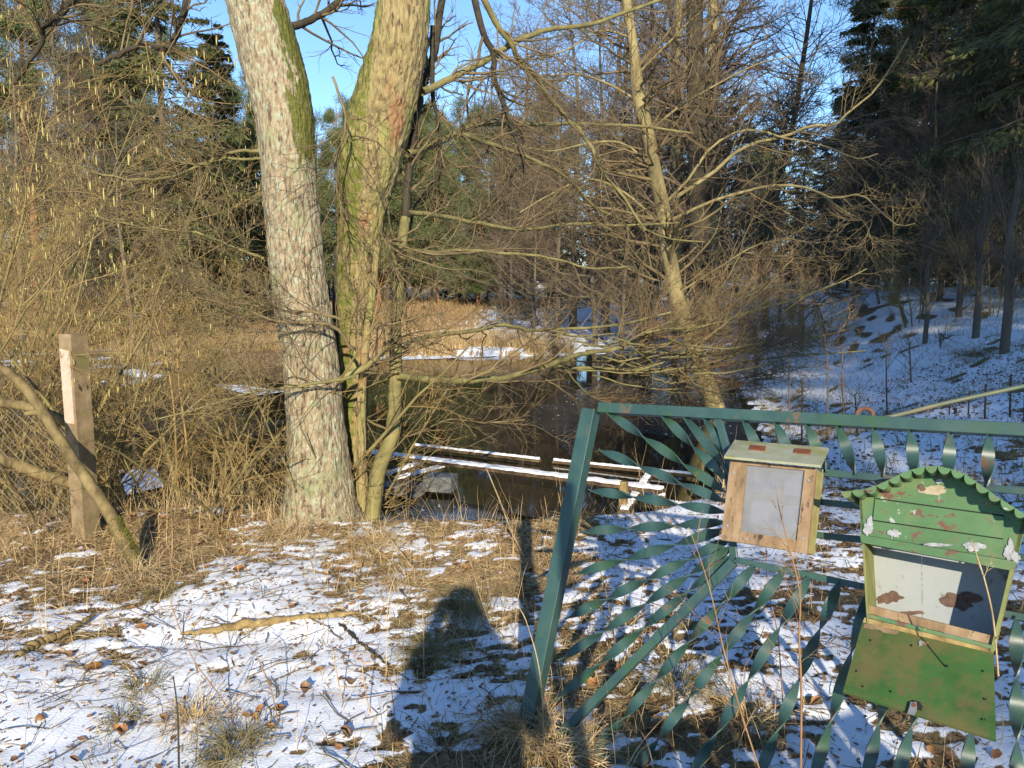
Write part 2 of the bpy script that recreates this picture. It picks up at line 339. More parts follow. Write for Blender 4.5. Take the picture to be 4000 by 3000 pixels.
def spruce(seed, H=15, name='spruce_tree', n=150, base=.06, wide=.2):
    rng = np.random.RandomState(seed); root = empty(name, (0, 0, 0), 'x', 'tree')
    mb = MB(); z = np.linspace(-.4, H, 8); P = np.stack([z * 0, z * 0, z], 1); R = H * .012 * (1 - .93 * np.linspace(0, 1, 8)); mb.tube(P, R, 8); mb.build('trunk', M['trunk_far'], root)
    t = base + (1 - base) * rng.rand(n) ** .9; a = rng.rand(n) * 6.283; L = H * wide * (1.02 - t) ** .8 * (.7 + .5 * rng.rand(n)) + .2
    K = 7; P = np.zeros((n, K, 3)); P[:, 0, 2] = t * H; d = np.stack([np.cos(a), np.sin(a), .1 + .3 * (t - .4)], 1)
    for k in range(1, K):
        P[:, k] = P[:, k - 1] + nrm(d) * (L / (K - 1))[:, None]; d[:, 2] -= .12 - .13 * (k > 3); d += rng.normal(size=d.shape) * .05
    mb = MB(); mb.tube(P, np.maximum(.02, L * .014)[:, None] * (1 - .8 * np.linspace(0, 1, K)), 3)
    tag(mb.build('branches', M['trunk_far'], root), kind='stuff')
    c = 230; idx = np.repeat(np.arange(n), c); f = (.12 + .88 * rng.rand(len(idx)) ** .8) * (K - 1) * .999; i = f.astype(int); f = (f - i)[:, None]
    p = P[idx, i] * (1 - f) + P[idx, i + 1] * f; tn = nrm(P[idx, i + 1] - P[idx, i]); side = nrm(np.cross(tn, [0, 0, 1.0])) * np.sign(rng.rand(len(idx), 1) - .5)
    u = rng.rand(len(idx), 1); w_ = L[idx, None] * .22 * (1.1 - (i[:, None] + f) / K)
    p = p + side * w_ * u; p[:, 2] -= (u[:, 0] * w_[:, 0]) * .5 + rng.rand(len(idx)) * .14 * L[idx] * .5
    D = tn * .6 + side * .7 + rng.normal(size=p.shape) * .35 - np.array([0, 0, .45])
    V, Qd = blades(rng, p, D, .12 + .18 * rng.rand(len(idx)), .016 + .014 * rng.rand(len(idx)))
    tag(link('crown', mesh('crown', V, Qd, None, M['spruce'], False), root), kind='stuff')
    return root
def pine(seed, H=16, name='pine_tree', n=46, base=.5, ncl=9, nb=85, w_=1.0):
    rng = np.random.RandomState(seed); root = empty(name, (0, 0, 0), 'x', 'tree'); K = 10
    z = np.linspace(-.4, H, K); P0 = np.stack([np.cumsum(rng.normal(size=K)) * .1, np.cumsum(rng.normal(size=K)) * .1, z], 1)[None]; R0 = H * .0115 * (1 - .85 * np.linspace(0, 1, K)[None])
    mb = MB(); mb.tube(P0, R0, 9); mb.build('trunk', M['pine_trunk'], root)
    b1, r1 = sprout(rng, P0, R0, n, -.22 * w_, 1.2, 7, up=.08, wig=.16, rmul=.35, tmin=base, rmin=.02)
    b2, r2 = sprout(rng, b1, r1, ncl, -.5, .8, 4, up=.1, wig=.15, rmul=.5, tmin=.3, rmin=.012)
    mb = MB(); mb.tube(b1, r1, 4); mb.tube(b2, r2, 3); tag(mb.build('branches', M['pine_trunk'], root), kind='stuff')
    c = np.concatenate([b2[:, -1], b2[:, -2], b1[:, -1]]); idx = np.repeat(np.arange(len(c)), nb)
    D = nrm(rng.normal(size=(len(idx), 3)) + np.array([0, 0, .35])); p = c[idx] + D * (rng.rand(len(idx), 1) * .28) + rng.normal(size=D.shape) * .10
    V, Qd = blades(rng, p, D, .10 + .12 * rng.rand(len(idx)), .010 + .008 * rng.rand(len(idx)))
    tag(link('crown', mesh('crown', V, Qd, None, M['pine'], False), root), kind='stuff')
    return root

_used = {}
ORD = ['first', 'second', 'third', 'fourth', 'fifth', 'sixth', 'seventh', 'eighth', 'ninth', 'tenth', 'eleventh', 'twelfth', 'thirteenth', 'fourteenth', 'fifteenth', 'sixteenth', 'seventeenth', 'eighteenth']
def name_row(items, what, anchors):
    """items: (object, picture x). Counts each outward from the nearest landmark to its left"""
    items = sorted(items, key=lambda t: t[1]); cnt = {}
    for o, x in items:
        a = [q for q in anchors if q[0] <= x][-1]; cnt[a] = cnt.get(a, 0) + 1
        o['label'] = '%s %s to the right of %s' % (ORD[cnt[a] - 1], what, a[1])
ROWS = {}
def place(proto, x, y, label, s=1.0, rz=None, group=None, tilt=0.0, z=None, sz=None, cat=None):
    k = proto.name
    if k not in _used: _used[k] = 1; o = proto
    else: o = copy_tree(proto)
    o.location = (x, y, hz(x, y) if z is None else z)
    o.rotation_euler = (0, tilt, (x * 7.3 + y * 3.1) % 6.28 if rz is None else rz); o.scale = (s, s, s * (sz or 1))
    o['label'] = label
    if cat: o['category'] = cat
    if group: o['group'] = group; ROWS.setdefault(group, []).append((o, 2000 + x / max(y, .1) * FPX))
    return o
B = [bare_tree(s, low=.10) for s in (11, 12, 13)]
SP = [spruce(21), spruce(22, n=170, wide=.17)]
PN = [pine(31), pine(32, base=.35), pine(33, H=9, base=.12, n=60, w_=1.3, name='young_pine')]
def wx(px, Yd): return (px - 2000) / FPX * Yd * 1.0
# --- the far wood beyond the pond
place(SP[0], wx(720, 31), 30, 'tall dense spruce left of the twin trunked tree', 1.2, sz=1.0)
place(SP[1], wx(560, 36), 36, 'broad spruce left of the tall dense spruce', 1.0); place(SP[0], wx(880, 38), 38, 'spruce filling the gap beside the thick pale trunk', .92)
place(SP[1], wx(930, 46), 44, 'narrow dark spruce just left of the thick pale trunk, far back', .95)
for k, (px, Yd, s, lab) in enumerate([(160, 40, 1.2, 'tall pine with tiered crown at far left behind the hazels'), (430, 43, 1.22, 'tall pine with spreading crown between far left pine and the big spruce'),
     (1000, 60, 1.0, 'pine showing in the gap left of the pale trunk'), (1640, 52, .78, 'orange stemmed pine seen right of the leaning trunk'), (1800, 60, .85, 'pine crown right of the orange stemmed pine'), (1500, 66, .9, 'far pine behind the leaning trunk'), (1330, 64, .95, 'far pine showing in the fork between the two trunks')]):
    place(PN[k % 2], wx(px, Yd), Yd, lab, s)
for px, Yd, s, lab in [(1490, 50, 1.05, 'bushy pine seen beside the right side of the olive trunk'), (1960, 54, 1.1, 'bushy pine at the left of the bare pond trees'), (1600, 58, 1.25, 'taller bushy pine behind the orange stemmed pine'), (2040, 62, 1.2, 'farther bushy pine behind the bare pond trees'), (470, 42, 1.1, 'bushy pine behind the hazels left of the spruces'), (1010, 52, 1.0, 'bushy pine touching the left side of the pale trunk'), (80, 44, 1.1, 'bushy pine at the far left behind the hazels'), (840, 34, .62, 'young bluish green pine below the big spruce'), (1860, 46, .55, 'young pine at the meadow edge right of the orange stemmed pine'), (1200, 48, .7, 'young pine behind the pale trunk'), (640, 38, .6, 'young pine on the left meadow edge'), (1720, 49, .75, 'young pine beside the orange stemmed pine')]:
    place(PN[2], wx(px, Yd), Yd, lab, s * 1.2)
rng = np.random.RandomState(77)
for k in range(22):
    px = -150 + k * 155 + rng.randint(-40, 40); Yd = 66 + rng.rand() * 26
    place([PN[0], SP[0], PN[1], SP[1], B[0]][k % 5], wx(px, Yd), Yd, 'conifer or bare tree in the far wood behind the meadow' if 0 else 'far tree in the dense wood behind the meadow', .85 + .3 * rng.rand(), group='trees of the far wood')
for k, (px, Yd, s) in enumerate([(100, 24, .62), (330, 27, .7), (520, 25, .5), (250, 33, .9), (-60, 30, .8), (820, 40, .55), (600, 44, .6)]):
    place(B[k % 3], wx(px, Yd), Yd, 'bare brown tree on the left bank beyond the hazels', s, group='bare trees on the left bank')
for k, (px, Yd, s) in enumerate([(1960, 44, .85), (2060, 38, .95), (2140, 50, 1.15), (2230, 34, .95), (2300, 46, 1.2), (2380, 31, 1.0), (2450, 38, 1.15), (2540, 29, 1.05), (2620, 36, 1.25), (2860, 40, .5), (2960, 48, .42), (2680, 46, 1.2), (2170, 30, .6), (2330, 28, .6), (2520, 27, .62), (2000, 33, .45), (3080, 55, .42), (2800, 31, .4), (2080, 28, .4), (2430, 26, .5), (2640, 27, .55), (1900, 52, .5), (2750, 52, .8)]):
    place(B[(k + 1) % 3], wx(px, Yd), Yd, 'bare tree in the tangled stand behind the pond', s, group='bare trees behind the pond')
# --- the dark wood on the right
for k, (px, Yd, s, lab) in enumerate([(3390, 32, .58, 'broad dark spruce left end of the shaded wood'), (3190, 46, .5, 'smallest dark spruce left of the shaded wood'), (3330, 34, .55, 'pointed dark spruce between the small and the broad one'), (3270, 40, .6, 'small dark spruce at the edge of the shaded wood'), (3560, 36, .95, 'dark spruce second from left edge of the shaded wood'), (3700, 27, .95, 'tall dark spruce behind the row of thin trunks'),
     (3880, 24, 1.1, 'tall dark spruce near the right edge'), (4080, 19, 1.2, 'very dark spruce cut by the right edge')]):
    place(SP[k % 2], wx(px, Yd), Yd, lab, s * 1.1)
for k in range(12):
    px = 3350 + (k * 173) % 900; Yd = 34 + (k * 7) % 26
    place(SP[(k + 1) % 2], wx(px, Yd), Yd, 'dark spruce deep in the shaded wood', .95 + .02 * k, group='spruces deep in the shaded wood')
place(PN[0], wx(3580, 33), 33, 'pine with sunlit crown rising over the shaded wood', 1.0); place(PN[1], wx(3800, 30), 30, 'tall pine among the dark spruces', 1.15)
for k, (px, Yd, s) in enumerate([(3300, 34, .5), (3450, 26, .45), (3600, 24, .55), (3760, 21, .38), (3900, 19, .32), (4050, 17, .3), (3980, 26, .45), (3520, 30, .65), (3200, 40, .45)]):
    place(B[k % 3], wx(px, Yd), Yd, 'leafless tree in front of the dark spruces', s, group='leafless trees in the shade on the right')
# --- hazels on the left
HZ = [hazel(41), hazel(42, nst=11, H=5.0), hazel(43, H=2.3, nst=9, catk=0, name='young_hazel', spread=.7, dens=.7)]
for x, y, s, k, lab in [(-4.5, 6.2, 1.0, 0, 'large catkin hung hazel behind the left fence post'), (-5.9, 6.6, 1.1, 1, 'hazel bush at the left edge with yellow catkins'), (-3.5, 6.15, .72, 1, 'leafless hazel between fence post and pale trunk'),
     (-6.6, 10.2, 1.2, 0, 'hazel bush further back on the left bank'), (-9.3, 11.0, .9, 1, 'hazel bush standing by the left pond edge'), (-8.2, 12.5, 1.15, 0, 'hazel bush farthest left behind the others'), (-5.3, 6.0, .8, 0, 'hazel bush right behind the wire mesh fence'),
     (-10.5, 18, 1.1, 1, 'brown bush on the far left pond bank'), (-7.5, 20.5, .8, 0, 'low bush beyond the pond on the left'), (-7.0, 15.5, 1.0, 1, 'bush at the pond corner on the left')]:
    place(HZ[k], x, y, lab, s)
for x, y, s, lab in [(-1.75, 5.8, 1.0, 'young hazel shoots left of the pale trunk base'), (-2.45, 5.75, .95, 'young shoots between fence post and tree'), (-3.3, 5.6, .8, 'young shoots just right of the fence post'), (-1.3, 5.85, .7, 'thin shoots at the foot of the pale trunk'), (-3.9, 5.95, 1.1, 'straggling shoots at the dark ditch')]:
    place(HZ[2], x, y, lab, s)
# shrubs in the row of thin trunks on the right slope
tm = M['trunk_far']
for k, (x, yb, yt, Yd, hw) in enumerate([(3613, 1316, 900, 16.0, 11), (3663, 1266, 880, 20, 13), (3739, 1291, 870, 17.5, 14), (3809, 1323, 850, 15.0, 16), (3923, 1361, 860, 13.2, 21)]):
    b = atY(x, yb, Yd); b[2] = hz(b[0], Yd); rngk = np.random.RandomState(k); H = 2.3 + k * .15
    P = np.array([[0, 0, -.2], [.02, 0, H * .3], [-.03, .05, H * .7], [.05, 0, H]])[None]; r = hw / FPX * Yd * .8
    root = empty('thin_tree', b, ['slender', 'second', 'middle', 'fourth', 'thickest'][k] + ' grey trunk, number %s from left in the row on the snowy slope' % ['one', 'two', 'three', 'four', 'five'][k], 'tree', 'row of thin trunks on the slope')
    mb = MB(); mb.tube(P, np.array([[r * 1.1, r, r * .8, r * .5]]), 9); mb.build('trunk', M['trunk_far'], root)
    b1, r1 = sprout(rngk, P, np.array([[r, r, r * .8, r * .4]]), 34, -.55, .5, 7, up=.1, rmul=.3, tmin=.3, rmin=.006); b2, r2 = sprout(rngk, b1, r1, 9, -.5, .6, 5, up=.05, rmin=.004)
    mb = MB(); mb.tube(b1, r1, 4); mb.tube(b2, r2, 3); tag(mb.build('crown', M['twig_far'], root), kind='stuff')
for k, (px, py, s, lab) in enumerate([(3240, 1310, .75, 'grey brown shrub on the snowy slope nearest the pond'), (3440, 1290, .6, 'small shrub mid slope in the snow'), (3580, 1330, .9, 'shrub beside the leftmost thin trunk'), (3860, 1350, 1.0, 'dense shrub beside the thickest thin trunk'), (3120, 1300, .6, 'low shrub by the upper shoreline'), (4020, 1330, 1.0, 'shrub cut by the right picture edge')]):
    g = onZ(px, py, .35); place(HZ[0] if k in (3, 5) else HZ[2], g[0], g[1], lab, s * (1 if k in (3, 5) else 1.6))
for k in range(13):
    px = 2950 + k * 93; Yd = 19 + (k * 7) % 12
    place(B[k % 3], wx(px, Yd), Yd, 'low tree', .30 + .04 * (k % 4), group='leafless trees in the shade on the right')
for k in range(34):
    px = -300 + k * 112 + (k * 53) % 60; Yd = 50 + (k * 17) % 11
    place([SP[0], PN[2], SP[1], B[k % 3]][k % 4], wx(px, Yd), Yd, 'low tree', [.62, 1.0, .55, .45][k % 4] * (.85 + .3 * ((k * 7) % 5) / 5), group='low trees closing the meadow')
LM = [(-1e9, 'the left picture edge'), (720, 'the tall dense spruce'), (1250, 'the pale trunk'), (1640, 'the orange stemmed pine'), (2100, 'the middle of the pond'), (2600, 'the leaning sunlit tree'), (2730, 'the thick dark trunk'), (3050, 'the slender leaning tree'), (3390, 'the broad dark spruce'), (3760, 'the pale trunk row')]
for g_, wh in [('bare trees behind the pond', 'bare tree behind the pond'), ('leafless trees in the shade on the right', 'leafless shaded tree'), ('bare trees on the left bank', 'bare tree on the left bank'), ('trees of the far wood', 'farthest wood tree'), ('spruces deep in the shaded wood', 'deep shaded spruce'), ('low trees closing the meadow', 'low tree at the meadow end')]:
    name_row(ROWS[g_], wh, LM)

# ================================================================== BIG TWIN TREE
def trunk_mesh(pts, Yd, name, m, parent, sides=112, rings=320, rough=.05, seed=0, mossf=None, lean=0.0, flare=0.0):
    c = []; r = []
    for q in pts:
        x, y, hw = q[:3]; yy = Yd + (q[3] if len(q) > 3 else 0); p = atY(x, y, yy); c.append(p); r.append(hw / FPX * (yy * cp + (1.6 - p[2]) * sp))
    P, R = spline(c, rings, r); a = np.arange(sides) / sides * 2 * math.pi
    t = nrm(np.gradient(P, axis=0)); u = nrm(np.cross(t, [0, 1.0, 0])); v = np.cross(t, u)
    s = np.linspace(0, 1, rings) * 30; A, Sg = np.meshgrid(a, s)
    n = fbm(A * 3.2 * R.mean() / .1 + seed, Sg * 1.6 + seed, 4); n2 = fbm(np.cos(A) * 1.5 + 5 + seed, Sg * .35 + np.sin(A), 3)
    ridge = np.abs(n - .5) * 2
    rr = R[:, None] * (1 + rough * (ridge - .4) * 1.6 + .10 * (n2 - .5))
    if flare:
        k = np.exp(-np.maximum(0, (P[:, 2] - P[:, 2].min())) / .22)[:, None]; rr = rr * (1 + flare * k * (.6 + .6 * np.cos(A * 5 + seed)))
    V = P[:, None] + rr[:, :, None] * (np.cos(A)[:, :, None] * u[:, None] + np.sin(A)[:, :, None] * v[:, None])
    i = np.arange(rings - 1)[:, None] * sides; k = np.arange(sides)[None]; k2 = (k + 1) % sides
    Q = np.stack([i + k, i + k2, i + k2 + sides, i + k + sides], -1).reshape(-1, 4)
    at = {'fissure': (1 - ridge).ravel(), 'moss': (mossf(V[..., 0], V[..., 1], V[..., 2], A, n2) if mossf else A * 0).ravel()}
    return link(name, mesh(name, V, Q, None, m, True, at), parent)
pale = mat('pale_bark', [(.15, .115, .068), (.28, .22, .14), (.38, .31, .205)], 55, bump=1.0, bscale=60, stretch=(1, 1, .28), bdist=.022, rough=.9)
overlay(pale, (.33, .36, .25), 34, .50, .62, seed=3, stretch=(1, 1, .6)); overlay(pale, (.22, .24, .12), 3, .56, .7, seed=13); overlay(pale, (.10, .07, .045), 75, .60, .72, detail=3, stretch=(1, 1, .16), seed=2); overlay(pale, (.09, .06, .04), 40, 1.38, 1.6, attr='fissure', detail=2, stretch=(1, 1, .2))
overlay(pale, (.085, .095, .018), 26, 1.02, 1.22, attr='moss', detail=8); overlay(pale, (.15, .14, .03), 60, 1.25, 1.4, attr='moss')
oliv = mat('olive_fissured_bark', [(.14, .105, .05), (.25, .195, .09), (.33, .27, .13)], 50, bump=1.0, bscale=40, stretch=(1, 1, .25), bdist=.026, rough=.9)
overlay(oliv, (.30, .13, .065), 6, .56, .68, seed=8, stretch=(1, 1, .35)); overlay(oliv, (.055, .04, .025), 52, .58, .66, detail=3, stretch=(1, 1, .18), seed=6); overlay(oliv, (.24, .235, .075), 6, .50, .64, seed=5, stretch=(1, 1, .4)); overlay(oliv, (.10, .075, .04), 34, 1.40, 1.60, attr='fissure', detail=2, stretch=(1, 1, .2))
overlay(oliv, (.11, .13, .02), 22, .95, 1.12, attr='moss')
base = onZ(1255, 2050, 0.0)
big = empty('twin_tree', base, 'large twin trunked tree with mossy pale trunk and olive trunk on the near bank', 'tree')
BI = Matrix.Translation(Vector(-base))
def rel(o): o.data.transform(BI); return o
def pm(X, Y, Z, A, n2):
    # moss on the right upper flank
    # pixel row from world: use height only
    side = ss((np.sin(A) * 0 - np.cos(A) * 0 + (X - np.interp(Z, [1.2, 2.4, 3.4], [-1.50, -1.58, -1.78])) / .12 - .1)); up = ss((Z - 2.35 + .9 * (fbm(A * 2.5 + 3, Z * 3, 3) - .5)) / .2)
    side2 = ss(((X + .25 * (fbm(Z * 5, A * 4, 3) - .5) - np.interp(Z, [2.2, 2.9, 3.5], [-1.44, -1.50, -1.60])) / .10)) ; low = ss((n2 - .45) * 6) * ss((.12 - Z) / .2) * .4
    return up * side2 * .8 + low
L = [(1262, 2090, 195), (1255, 2040, 168), (1250, 1987, 147), (1245, 1850, 122), (1234, 1650, 113), (1213, 1400, 108), (1180, 1200, 108), (1158, 1000, 107), (1131, 700, 106), (1111, 450, 114), (1079, 300, 117), (1038, 150, 119), (995, 0, 112), (935, -200, 108), (820, -600, 96), (720, -1000, 80)]
rel(trunk_mesh(L, 5.5, 'trunk', pale, big, seed=2, mossf=pm, flare=.12))
def om(X, Y, Z, A, n2): return ss((np.interp(Z, [1.4, 2.2, 3.5], [-1.12, -1.02, -.86]) - X) / .06) * .55
Rr = [(1405, 2060, 75, 0), (1400, 1980, 60, 0), (1392, 1800, 46, .05), (1390, 1600, 48, .1), (1385, 1400, 56, .12), (1385, 1200, 68, .15), (1395, 1050, 80, .15), (1403, 950, 87, .15), (1415, 790, 104, .15), (1440, 633, 122, .1), (1482, 475, 128, .1), (1524, 316, 122, .05), (1562, 158, 110, 0), (1580, 0, 103, 0), (1605, -250, 98, 0), (1650, -650, 88, 0), (1700, -1000, 75, 0)]
rel(trunk_mesh(Rr, 5.78, 'trunk', oliv, big, seed=7, rough=.07, mossf=om))
rel(trunk_mesh([(1345, 2060, 40), (1335, 1900, 26), (1330, 1600, 24), (1325, 1350, 26), (1320, 1100, 22), (1330, 900, 12)], 5.95, 'stem', M['dark_bark'], big, sides=16, rings=40, seed=4))
rel(trunk_mesh([(1418, 2040, 30), (1412, 1800, 20), (1415, 1500, 17), (1440, 1250, 16), (1462, 1080, 14), (1475, 940, 10)], 5.62, 'stem', oliv, big, sides=16, rings=40, seed=5))
tr = lambda pts, Y0, Y1: np.array([atY(x, y, Y0 + (Y1 - Y0) * i / (len(pts) - 1)) for i, (x, y) in enumerate(pts)]) - base
BR = [  # pixels, near depth, far depth, r0 px, r1 px, bark
 ([(1455, 2040), (1475, 1850), (1530, 1700), (1541, 1600), (1546, 1450), (1547, 1250), (1562, 1044), (1585, 850)], 5.5, 5.9, 33, 20, 'olive'),
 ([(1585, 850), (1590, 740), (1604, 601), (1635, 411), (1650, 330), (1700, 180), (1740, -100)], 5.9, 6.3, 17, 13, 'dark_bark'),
 ([(1650, 360), (1743, 316), (1870, 253), (1990, 177), (2123, 120), (2313, 95), (2484, 32), (2700, -40)], 5.9, 8.0, 15, 5, 'olive'),
 ([(1591, 601), (1680, 570), (1794, 519), (1870, 487), (1996, 484), (2085, 487), (2249, 484), (2503, 494), (2700, 520)], 5.9, 8.5, 14, 4, 'olive'),
 ([(1800, 522), (1901, 557), (2028, 601), (2154, 658), (2237, 715), (2313, 804), (2408, 848), (2503, 886), (2600, 930), (2750, 945)], 6.3, 8.6, 9, 3, 'olive'),
 ([(1590, 829), (1711, 842), (1857, 873), (2028, 896), (2123, 889), (2249, 873), (2420, 880), (2650, 870)], 5.9, 8.0, 10, 3, 'olive'),
 ([(1570, 975), (1700, 985), (1806, 978), (1996, 990), (2154, 1006), (2300, 1050), (2450, 1040)], 5.85, 7.3, 9, 3, 'olive'),
 ([(1575, 1361), (1629, 1323), (1806, 1297), (1965, 1269), (2059, 1288), (2186, 1285), (2400, 1270), (2620, 1220)], 5.7, 7.6, 10, 4, 'olive'),
 ([(1553, 1468), (1743, 1490), (1901, 1484), (2028, 1462), (2123, 1437), (2186, 1430), (2376, 1443), (2692, 1437), (3000, 1400), (3380, 1370)], 5.65, 8.2, 15, 2.5, 'olive'),
 ([(2123, 1437), (2205, 1405), (2281, 1380), (2408, 1361), (2534, 1297), (2750, 1270), (3000, 1200), (3240, 1120), (3385, 1050)], 6.4, 8.3, 11, 2, 'olive'),
 ([(1310, 1490), (1427, 1430), (1509, 1367), (1522, 1310), (1500, 1270)], 5.45, 5.5, 14, 7, 'olive'),
 ([(1392, 1468), (1266, 1494), (1076, 1519), (950, 1540), (760, 1600), (600, 1640)], 5.25, 4.95, 7, 2.5, 'olive'),
 ([(1380, 1367), (1304, 1278), (1171, 1259), (1076, 1253), (960, 1210), (800, 1170), (640, 1150)], 5.25, 4.9, 8, 2, 'twig'),
 ([(1340, 1253), (1221, 1215), (1152, 1228), (1070, 1196), (950, 1190), (800, 1130), (700, 1100)], 5.2, 4.9, 6, 2, 'twig'),
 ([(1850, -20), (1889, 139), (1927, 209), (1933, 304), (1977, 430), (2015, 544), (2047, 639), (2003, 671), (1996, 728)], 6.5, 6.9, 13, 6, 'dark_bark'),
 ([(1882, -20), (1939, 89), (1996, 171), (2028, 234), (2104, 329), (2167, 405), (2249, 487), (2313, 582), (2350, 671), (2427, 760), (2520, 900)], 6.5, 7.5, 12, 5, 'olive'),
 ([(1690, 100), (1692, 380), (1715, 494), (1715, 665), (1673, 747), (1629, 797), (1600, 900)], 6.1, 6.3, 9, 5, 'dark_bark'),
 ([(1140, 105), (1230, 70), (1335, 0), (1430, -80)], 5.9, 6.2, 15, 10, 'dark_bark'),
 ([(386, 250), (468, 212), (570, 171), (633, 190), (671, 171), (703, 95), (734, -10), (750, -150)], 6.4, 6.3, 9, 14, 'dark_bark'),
 ([(50, 330), (158, 177), (171, 108), (253, 38), (300, -40)], 6.5, 6.4, 8, 14, 'dark_bark'),
 ([(1490, 930), (1520, 960), (1545, 1040), (1560, 1080)], 5.6, 5.7, 9, 8, 'olive'),
 ([(1010, 590), (900, 595), (780, 650), (620, 700), (430, 690), (260, 640), (100, 640)], 5.7, 5.2, 7, 2, 'olive'),
 ([(1030, 1010), (900, 960), (760, 910), (600, 890), (430, 860), (300, 830)], 5.6, 5.2, 6, 2, 'olive'),
 ([(1020, 620), (880, 620), (740, 640), (600, 600)], 5.7, 5.4, 6, 2, 'olive'),
 ([(1380, 1600), (1450, 1650), (1600, 1700), (1750, 1640), (1900, 1650), (2050, 1640)], 5.6, 6.2, 6, 2, 'twig'),
 ([(1300, 300), (1350, 480), (1310, 640), (1330, 800), (1360, 900)], 5.4, 5.45, 5, 3, 'twig')]
rng = np.random.RandomState(3); tw = []
endp = [(3000, 1250), (2850, 1150), (3090, 1100), (2900, 1350), (3280, 1220), (2700, 1180), (3050, 1430), (2800, 1400), (3150, 1150), (3330, 1200), (3250, 1300), (3200, 1420), (3100, 1010), (3050, 1330), (2950, 1060), (3150, 1260), (3300, 1290), (2900, 980), (2950, 1450), (3000, 1120), (2750, 1060), (2600, 1080), (2500, 1150), (2700, 1550), (2450, 1560)]
for k, e in enumerate(endp):
    s = (2150 + (k * 131) % 620, 1290 + (k * 61) % 190); mid = ((s[0] + e[0]) / 2 + rng.randint(-30, 30), (s[1] + e[1]) / 2 + 70 + rng.randint(-20, 30))
    BR.append(([s, ((s[0] + mid[0]) / 2, (s[1] + mid[1]) / 2 + 18), mid, ((e[0] + mid[0]) / 2, (e[1] + mid[1]) / 2 + 14), e], 6.9, 8.0 + .4 * (k % 3), 3.4, 1.4, 'olive'))
polys = []; radii = []
for px, Y0, Y1, r0, r1, bk in BR:
    c = tr(px, Y0, Y1); rd = np.linspace(r0, r1, len(px)) / FPX * np.linspace(Y0, Y1, len(px))
    n = 24; P, R = spline(c, n, rd); L_ = np.linalg.norm(P[-1] - P[0])
    P[1:-1] += rng.normal(size=(n - 2, 3)) * .004
    mb = MB(); mb.tube(P, R, 8); mb.build('branch', M[bk], big)
    if px[0][0] != 1455: polys.append(P[::1]); radii.append(R)
P = np.array(polys); R = np.array(radii)
ne = len(P) - len(endp); b1, r1 = sprout(rng, P[:ne], R[:ne], 23, .85, .75, 9, up=.035, wig=.17, rmul=.42, tmin=.1, rmin=.0035); b1x, r1x = sprout(rng, P[ne:], R[ne:], 22, .8, .6, 9, up=.03, wig=.15, rmul=.5, tmin=.3, rmin=.003); b1 = np.concatenate([b1, b1x]); r1 = np.concatenate([r1, r1x])
b2, r2 = sprout(rng, b1, r1, 6, -.5, .75, 6, up=.03, wig=.2, rmul=.55, rmin=.0022)
b3, r3 = sprout(rng, b2, r2, 3, -.55, .7, 4, up=.03, wig=.2, rmul=.6, rmin=.0017)
b1b, r1b = sprout(rng, P[-len(endp):], R[-len(endp):], 10, .6, .5, 8, up=.03, wig=.12, rmul=.5, tmin=.3, rmin=.003)
b2b, r2b = sprout(rng, b1b, r1b, 5, -.5, .6, 5, up=.03, wig=.14, rmul=.6, rmin=.002)
mb = MB(); mb.tube(b1, r1, 4); mb.tube(b2, r2, 3); mb.tube(b3, r3, 3); tag(mb.build('twigs', M['twig'], big), kind='stuff')
mb = MB(); mb.tube(b1b, r1b, 4); mb.tube(b2b, r2b, 3); tag(mb.build('twigs', M['twig_red'], big), kind='stuff')

# ================================================================== LEANING ALDER, dark trunks
def traced_tree(name, label, pts, Yd, limbs, bark, twig, seed, c1=14, L1=1.6, dz=None, group=None, tws=(.006, .004)):
    rng = np.random.RandomState(seed); b = atY(*pts[0][:2], Yd); root = empty(name, b, label, 'tree', group)
    C = [atY(x, y, Yd) - b for x, y, h in pts]; r = [h / FPX * Yd for x, y, h in pts]
    P, R = spline(C, 40, r); mb = MB(); mb.tube(P, R, 16); mb.build('trunk', M[bark], root)
    PP = [P[::2][:20]]; RR = [R[::2][:20]]
    for px, Y1, r0, r1 in limbs:
        c = np.array([atY(x, y, Yd + (Y1 - Yd) * i / (len(px) - 1)) for i, (x, y) in enumerate(px)]) - b
        p, q = spline(c, 20, np.linspace(r0 * .72, r1 * .8, len(px)) / FPX * Yd); mb = MB(); mb.tube(p, q, 7); mb.build('branch', M[bark], root); PP.append(p); RR.append(q)
    P = np.array(PP); R = np.array(RR)
    a1, s1 = sprout(rng, P[:1], R[:1], c1 * 4, L1 * 1.4, 1.1, 9, up=.02, wig=.13, rmul=.28, tmin=.2, rmin=tws[0] * 1.6)
    if len(P) > 1:
        a2, s2 = sprout(rng, P[1:], R[1:], c1, L1, .8, 9, up=.02, wig=.13, rmul=.45, tmin=.1, rmin=tws[0] * 1.3); a1 = np.concatenate([a1, a2]); s1 = np.concatenate([s1, s2])
    a3, s3 = sprout(rng, a1, s1, 7, -.5, .7, 6, up=.02, wig=.16, rmul=.5, rmin=tws[0]); a4, s4 = sprout(rng, a3, s3, 4, -.55, .7, 4, up=.02, wig=.18, rmul=.6, rmin=tws[1])
    mb = MB(); mb.tube(a1, s1, 4); mb.tube(a3, s3, 3); mb.tube(a4, s4, 3); tag(mb.build('crown', M[twig], root), kind='stuff')
    return root
